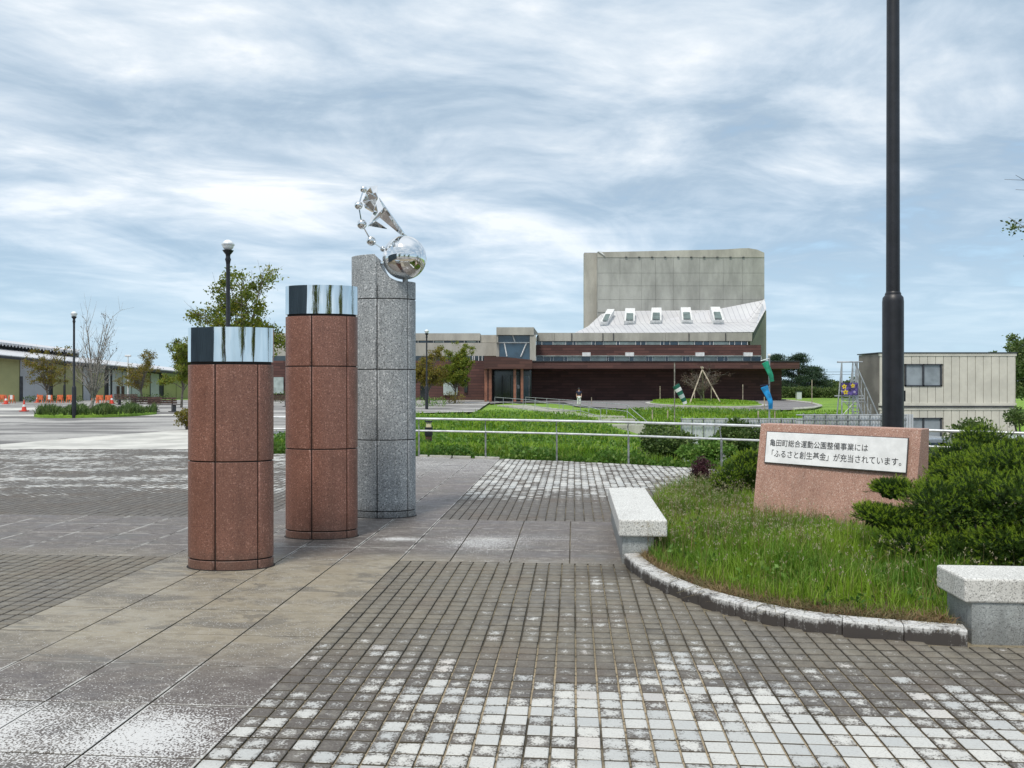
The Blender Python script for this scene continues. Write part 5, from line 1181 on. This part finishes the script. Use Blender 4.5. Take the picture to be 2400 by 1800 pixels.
for z0, z1 in (W1, W0):
    wa, wb = P(2121, 0, YC)[0], P(2207, 0, YC)[0]; fr = MB()
    for bx4 in ((wa, wb, z0, z0 + .07), (wa, wb, z1 - .06, z1), (wa, wa + .06, z0, z1), (wb - .06, wb, z0, z1), ((wa + wb) / 2 - .04, (wa + wb) / 2 + .04, z0, z1)): fr.box(bx4[0], bx4[1], YC - .03, YC + .09, bx4[2], bx4[3])
    fo = fr.build('window', M['alu'], of)
    for h_ in (0, 1):
        a = wa + .06 if h_ == 0 else (wa + wb) / 2 + .04; b_ = (wa + wb) / 2 - .04 if h_ == 0 else wb - .06
        MB().box(a, b_, YC + .03, YC + .05, z0 + .07, z1 - .06).build('pane', glassy('office_glass_%d' % h_, (.30, .34, .38), .15) if True else None, fo)
# steel stair tower
YS = 37.5; ss = thing('steel_stair', 'galvanised scaffold stair with platform and railings left of the site office', 'stair', (P(2000, 0, YS)[0], YS, -2.1))
def bs(name, x0, y0, x1, y1, r=.028, dy=0): return MB().tube([P(x0, y0, YS + dy), P(x1, y1, YS + dy)], r, 6).build(name, M['galv'], ss)
for px in (1973, 1999, 2009):
    for dy in (0, 1.1): MB().tube([(P(px, 0, YS)[0], YS + dy, -2.1), P(px, 849, YS + dy)], .03, 6).build('upright', M['galv'], ss)
bs('top_rail', 1962, 849, 2022, 848, .03); bs('top_rail', 1962, 848, 2010, 848, .03, 1.1)
for yy in (928, 935, 942): bs('ledger', 1956 if yy == 928 else 1972, yy, 2024, yy, .024)
bs('brace', 1973, 935, 2009, 975, .018); bs('brace', 2009, 935, 1973, 975, .018)
for dy in (0, .9):
    bs('stringer', 2004, 928, 2046, 1035, .05, dy); bs('hand_rail', 2004, 850, 2059, 976, .032, dy); bs('hand_rail', 2006, 890, 2052, 1000, .022, dy)
for q in range(12):
    a = P(2004 + 3.5 * q, 930 + 8.9 * q, YS); MB().box(a[0] - .12, a[0] + .14, YS + .02, YS + .9, a[2] - .015, a[2] + .015).build('tread', M['galv'], ss)
for q in range(6): bs('baluster', 2004 + 7.4 * q, 852 + 19 * q, 2004 + 7.4 * q, 928 + 19 * q, .018)
bn = thing('flower_banner', 'small banner printed with yellow and purple flowers tied to the steel stair', 'banner', P(1989, 911, YS - .15))
MB().box(P(1969, 0, YS)[0], P(2008, 0, YS)[0], YS - .14, YS - .11, P(0, 926, YS)[2], P(0, 897, YS)[2]).build('cloth', plain('purple_print', (.10, .07, .25), .7, 0, .4, 9), bn)
yp = plain('yellow_print', (.75, .58, .02), .6, 0, .1, 5); op = plain('orange_print', (.28, .10, .02), .6); lp = plain('pale_print', (.55, .5, .7), .6)
for (px, py, r) in ((1979, 906, .11), (1982, 919, .12), (1999, 904, .10), (1973, 917, .05), (2003, 919, .06)):
    c = P(px, py, YS - .15); fm = MB()
    for k in range(5):
        an = k * 1.257 + .4; fm.add([(c[0] + math.cos(an + b2) * r * q2, YS - .144, c[2] + math.sin(an + b2) * r * q2) for b2, q2 in ((-.6, .55), (-.25, 1), (.25, 1), (.6, .55), (0, .05))], [(0, 1, 2, 3, 4)])
    fm.build('printed_flower', yp if r > .09 else lp, bn)
    MB().add([(c[0] + math.cos(k) * r * .28, YS - .146, c[2] + math.sin(k) * r * .28) for k in (0, 1.05, 2.1, 3.14, 4.2, 5.2)], [(0, 1, 2, 3, 4, 5)]).build('printed_flower_centre', op, bn)

# vehicles in the dip, seen through the railing
def van(label, x, y, L, Wd, Ht, mat, z0=-2.05, group=None, box=True):
    th = thing('parked_van' if box else 'parked_car', label, 'van' if box else 'car', (x, y, z0), group)
    if box: pf = [(0, .35), (0, 1.0), (.12 * L, 1.15), (.24 * L, Ht - .1), (.32 * L, Ht), (L - .05, Ht), (L, .9), (L, .35)]
    else: pf = [(0, .3), (.02 * L, .75), (.25 * L, .9), (.38 * L, Ht - .03), (.5 * L, Ht), (.72 * L, Ht - .04), (.92 * L, .95), (L, .85), (L, .3)]
    A = [(x + a, y, z0 + b_) for a, b_ in pf]; B = [(x + a, y + Wd, z0 + b_) for a, b_ in pf]
    MB().hull2(A, B).build('body', M[mat], th, bevel=.05)
    ws = [(.27 * L, .60 * L)] + ([(.62 * L, .93 * L)] if box else [(.53 * L, .80 * L)])
    for a, b_ in ws: MB().box(x + a, x + b_, y - .012, y + .02, z0 + (1.15 if box else .92), z0 + Ht - .22 + (.06 if not box else 0)).build('side_window', M['glass'], th)
    MB().hull2([(x + pf[2][0] - .02 + (.02 if not box else 0), y + .12, z0 + pf[2][1] + .03), (x + pf[2][0] - .02, y + Wd - .12, z0 + pf[2][1] + .03), (x + pf[3][0] - .02, y + Wd - .15, z0 + pf[3][1] - .02), (x + pf[3][0] - .02, y + .15, z0 + pf[3][1] - .02)],
               [(x + pf[2][0] + .03, y + .12, z0 + pf[2][1] + .0), (x + pf[2][0] + .03, y + Wd - .12, z0 + pf[2][1]), (x + pf[3][0] + .03, y + Wd - .15, z0 + pf[3][1] - .06), (x + pf[3][0] + .03, y + .15, z0 + pf[3][1] - .06)]).build('windscreen', M['glass'], th)
    for wx in (.2 * L, .8 * L):
        for wy in (-.03, Wd - .17):
            wo = MB(); c0 = Vector((x + wx, y + wy, z0 + .33)); wo.tube([c0, c0 + Vector((0, .2, 0))], .33, 16); w_ = wo.build('wheel', M['tyre'], th); MB().tube([c0 + Vector((0, -.01, 0)), c0 + Vector((0, .1, 0))], .2, 12).build('rim', M['galv'], w_)
    MB().box(x - .02, x + .05, y + .1, y + .35, z0 + .65, z0 + .82).build('headlight', M['white'], th)
van('white van parked below the railing, cut off by the right picture edge', P(2345, 0, 24)[0], 24, 4.6, 1.8, 2.1, 'carwhite', -1.95)
van('silver car parked in the dip right behind the inscribed stone', P(2170, 0, 26.5)[0] - 1.2, 27.5, 4.0, 1.7, 1.5, 'carsilver', -1.6, box=False)

# ---------------------------------------------------------------- olive hall at far left
hl = thing('market_hall', 'long low hall with olive and silver panels and overhanging silver roof at far left', 'building', (-46, 84, 0))
HX0, HX1 = (-30 - 1200) / F * 78, (445 - 1200) / F * 100
def hY(px):                                       # straight front wall receding to the right
    k = (px - 1200) / F; return (HX0 - 78 * (HX1 - HX0) / 22) / (k - (HX1 - HX0) / 22)
def hpt(px, py, dy=0.): Y = hY(px) + dy; return P(px, py, Y)
def eave(px): return 832 + px / 418 * 40
def hq(name, mat, px0, px1, t0, t1, dy=0., th_=.3, bot=None):     # vertical wall strip; t = py or None for ground
    def pt(px, t, d_):
        Y = hY(px); x = (px - 1200) / F * Y; z = -.05 if t is None else H - (t - 900) / F * Y; return (x, Y + d_, z)
    ya0, ya1 = (t0(px0), t0(px1)) if callable(t0) else (t0, t0)
    A = [pt(px0, t1, dy), pt(px1, t1, dy), pt(px1, ya1, dy), pt(px0, ya0, dy)]; B = [(a, b_ + th_, c) for a, b_, c in A]
    return MB().hull2(A, B).build(name, M[mat], hl)
hq('back_wall', 'dark', -30, 445, eave, None, .3, 12)
for a, b_, m_ in ((-30, 14, 'olive'), (14, 44.6, 'olive'), (45.5, 78, 'silver'), (78.5, 112, 'silver'), (124, 152, 'olive'), (154, 172, 'olive'), (174, 192, 'olive'), (194, 210, 'silver'), (214, 243.5, 'olive'), (262, 284, 'silver'), (286, 306, 'silver'), (308, 328, 'silver'), (330, 350, 'olive'), (352, 371, 'silver'), (384, 412, 'olive'), (413.5, 440, 'olive')):
    top = (lambda e: (lambda p: eave(p) + e))(5 if b_ < 120 else 9)
    hq('wall_panel', m_, a, b_, top, None, 0 if m_ == 'olive' else .12, .1)
for a, b_ in ((214, 244), (384, 418)): hq('shutter_box', 'silver', a - 1, b_ + 1, lambda p: eave(p) + 5, (lambda p: 0) and 874 if a < 300 else 880, -.35, .4)
for a in (274, 285): hq('door', 'wood', a, a + 6, 905, None, -.02, .1)
hq('dark_opening', 'dark', 46, 53, 882, None, -.02, .08); hq('downpipe', 'silver', 258, 260.5, eave, None, -.3, .1)
def roofq(name, mat, pts):
    A = [P(px, py, hY(px) + d_) for px, py, d_ in pts]; return MB().hull2(A, [(a, b_, c - .22) for a, b_, c in A]).build(name, M[mat], hl)
roofq('roof', 'roofmetal', [(-30, 828, -1.2), (445, 872, -1.2), (445, 866, 6), (-30, 813, 6)])
roofq('roof_fascia', 'dark', [(-30, 831, -1.25), (445, 875, -1.25), (445, 872.5, -1.15), (-30, 828.5, -1.15)])
roofq('clerestory', 'dark', [(-30, 816, 6.1), (185, 838, 6.1), (185, 822, 6.0), (-30, 798, 6.0)])
roofq('upper_roof', 'roofmetal', [(-30, 798, 4.5), (185, 824, 4.5), (185, 820, 9), (-30, 792, 9)])
for q in range(26): 
    px = -25 + q * 8; p_ = P(px, 798 + (px + 30) * .121, hY(px) + 4.4); MB().box(p_[0] - .03, p_[0] + .03, p_[1] - .1, p_[1] + .05, p_[2] - .35, p_[2]).build('roof_rib', M['silver'], hl)
lw = thing('slim_light_pole', 'slim white pole with a small cross head before the olive hall', 'light pole', (P(300, 0, 80)[0], 80, 0))
MB().tube([(P(300, 0, 80)[0], 80, -.05), P(300, 834, 80)], .06, 8).build('pole', M['white'], lw); MB().tube([P(293, 834, 80), P(307, 834, 80)], .09, 6).build('head', M['white'], lw)
# low hedges at the hall foot
def hedge(label, pxa, pxb, Y, z1, seed, mat='bushd', depth=.5):
    x0, x1 = P(pxa, 0, Y)[0], P(pxb, 0, Y)[0]; k = max(3, int((x1 - x0) / .6)); th = thing('low_hedge', label, 'hedge', ((x0 + x1) / 2, Y, 0), None); r = np.random.default_rng(seed)
    cl = [(np.array([x0 + (x1 - x0) * (q + .5) / k, Y + r.normal(0, .1), z1 * .5]), np.array([.5, depth, z1 * .55]) * r.uniform(.85, 1.15)) for q in range(k)]; V, Fq = blob_leaves(cl, 160, .12, seed); soup('foliage', V, Fq, M[mat], th)
hedge('low clipped hedge behind the dark benches before the olive hall', 262, 400, 73, .75, 151)
hedge('low green hedge along the foot of the olive hall, behind the orange barriers', 60, 190, 77, .55, 152)
hedge('clipped brown green hedge under the trees at the left brown wing', 1042, 1085, 72, .95, 153, 'treeo', 1.0)
hedge('rough green shrub row around the lamp by the entrance path', 970, 1045, 62, .7, 154, 'ivy', 1.5)
hedge('dark hedge seen in the gap between the two red pillars', 600, 690, 74, .9, 155)
# benches with backs
def pbench(label, x, y, rz, z=0.):
    th = thing('park_bench', label, 'bench', (x, y, z), 'dark slatted park benches'); th.rotation_euler = (0, 0, rz)
    def loc_build(mb, n_, m_):
        me = bpy.data.meshes.new(n_); me.from_pydata(mb.v, [], mb.f); me.materials.append(M[m_]); o = bpy.data.objects.new(n_, me); COL.objects.link(o); o.parent = th
    for k in range(4): loc_build(MB().box(-.9, .9, -.25 + k * .12, -.15 + k * .12, .40, .44), 'seat_slat', 'wood')
    for k in range(3): loc_build(MB().box(-.9, .9, .24 + k * .03, .27 + k * .03, .50 + k * .13, .60 + k * .13), 'back_slat', 'wood')
    for s_ in (-.6, .6): loc_build(MB().box(s_ - .05, s_ + .05, -.2, .25, .0, .4).box(s_ - .22, s_ + .22, -.25, .28, 0, .04).box(s_ - .03, s_ + .03, .2, .26, .38, .88), 'leg', 'dark')
pbench('dark slatted bench facing away, nearest the shortest red pillar', P(385, 0, 50.5)[0], 50.5, R(178)); pbench('dark slatted bench turned sideways beside the round grass bed', P(340, 0, 53.5)[0], 53.5, R(215)); pbench('farther dark slatted bench before the low hedge and the olive hall', P(298, 0, 67)[0], 67, R(185))
pbench('distant dark bench seen between the short and the middle red pillar', P(652, 0, 62)[0], 62, 0)
# cones and barriers
def cone(label, px, Y, s_=1.):
    x = P(px, 0, Y)[0]; th = thing('traffic_cone', label, 'traffic cone', (x, Y, 0), 'traffic cones at far left')
    MB().box(x - .2 * s_, x + .2 * s_, Y - .2 * s_, Y + .2 * s_, -.01, .04).build('base', M['conered'], th); MB().lathe([(.15 * s_, .04), (.10 * s_, .28 * s_)], x, Y, 14).lathe([(.068 * s_, .42 * s_), (.03 * s_, .68 * s_), (.02, .70 * s_)], x, Y, 14).build('cone_body', M['conered'], th)
    MB().lathe([(.10 * s_, .28 * s_), (.068 * s_, .42 * s_)], x, Y, 14).build('reflective_band', M['white'], th)
cone('single red and white cone standing alone on the paving at far left', 56.5, 51.5)
cone('small red cone between the orange barriers left of the thin olive tree', 88, 76, 1.1); cone('red cone beside the barrier cluster at the left picture edge', 14, 70, 1.1); cone('red cone at the right end of the orange barriers behind the grass bed', 262, 72, 1.1)
def barrier(label, px, Y, w=1.0, panel='white'):
    x = P(px, 0, Y)[0]; th = thing('road_barrier', label, 'barrier', (x, Y, 0), 'orange road barriers before the olive hall')
    for s_ in (-1, 1): MB().tube([(x + s_ * w * .42, Y - .2, 0), (x + s_ * w * .38, Y, .72)], .03, 6).tube([(x + s_ * w * .42, Y + .2, 0), (x + s_ * w * .38, Y, .72)], .03, 6).build('leg', M['orange'], th)
    for k, z in enumerate((.28, .52)): MB().box(x - w / 2, x + w / 2, Y - .03, Y + .03, z, z + .17).build('board', M['orange'], th)
    MB().box(x - w * .22, x + w * .22, Y - .05, Y - .031, .34, .72).build('notice', M[panel], th)
for px, Y, lab, pn in ((27, 73, 'orange barrier with white notice at the left picture edge', 'white'), (5, 75, 'orange barrier cut by the left picture edge', 'orange'), (94, 74, 'orange barrier just left of the thin olive tree', 'orange'), (116, 73, 'orange barrier with white sign below the thin olive tree', 'white'), (141, 74, 'narrow orange barrier between the thin tree and the small lamp', 'orange'), (163, 74, 'narrow orange barrier left of the black lamp', 'orange'), (222, 74, 'orange barrier with white notice right of the bare tree', 'white'), (235, 73, 'second orange barrier right of the bare tree, nearer', 'orange'), (254, 72, 'orange barrier at the right end of the row', 'orange')):
    barrier(lab, px, Y, .5, pn)
# utility pole and wires
up = thing('utility_pole', 'grey utility pole with wires far right beyond the pines', 'utility pole', (P(1915, 0, 150)[0], 150, 0))
MB().tube([(P(1915, 0, 150)[0], 150, -.3), P(1915, 866, 150)], .16, 8).build('pole', M['dark'], up)
for dy in (872, 878): MB().tube([P(1915, dy, 150), P(2200, dy - 2, 150)], .03, 4).build('wire', M['dark'], up)
bxs = thing('blue_bin', 'small blue grey box standing beyond the forecourt under the pines', 'box', (P(1873, 0, 100)[0], 100, -.15))
MB().box(P(1868, 0, 100)[0], P(1879, 0, 100)[0], 100, 100.5, -.2, .75).build('body', M['sheetfence'], bxs); MB().box(P(1867, 0, 100)[0], P(1880, 0, 100)[0], 99.95, 100.55, .75, .82).build('lid', M['navy'], bxs)

# ---------------------------------------------------------------- things behind the camera that the mirrors show
sb_ = thing('slate_pavilion', 'dark slate pavilion left of the plaza, outside the picture, mirrored in the caps', 'building', (-19, 2, 0))
MB().hull2([(-26, -6, -.05), (-26, 9.5, -.05), (-26, 9.5, 4.2), (-26, -6, 8.0)], [(-12, -6, -.05), (-12, 9.5, -.05), (-12, 9.5, 4.2), (-12, -6, 8.0)]).build('walls', M['slate'], sb_)
for i, (x, y, h, lab) in enumerate(((-6, -5, 6.5, 'olive tree behind the camera left, mirrored in the caps'), (1, -9, 6.8, 'olive tree behind the camera, mirrored in the caps'), (7, -5, 6.2, 'olive tree behind the camera right, mirrored in the caps'))):
    tree(lab, 0, y, h, 3.8, 4.6, 'treeg', 160 + i, 14, 60, .16, .14, .05, x=x, group='trees behind the camera', zb=-.05)
for o in list(bpy.data.objects):
    if o.type == 'MESH' and o.parent is None and 'kind' not in o and 'label' not in o: print('UNLABELLED', o.name)
tr_ = sum(len(o.data.polygons) for o in bpy.data.objects if o.type == 'MESH'); print('polys', tr_, 'objects', len(bpy.data.objects))
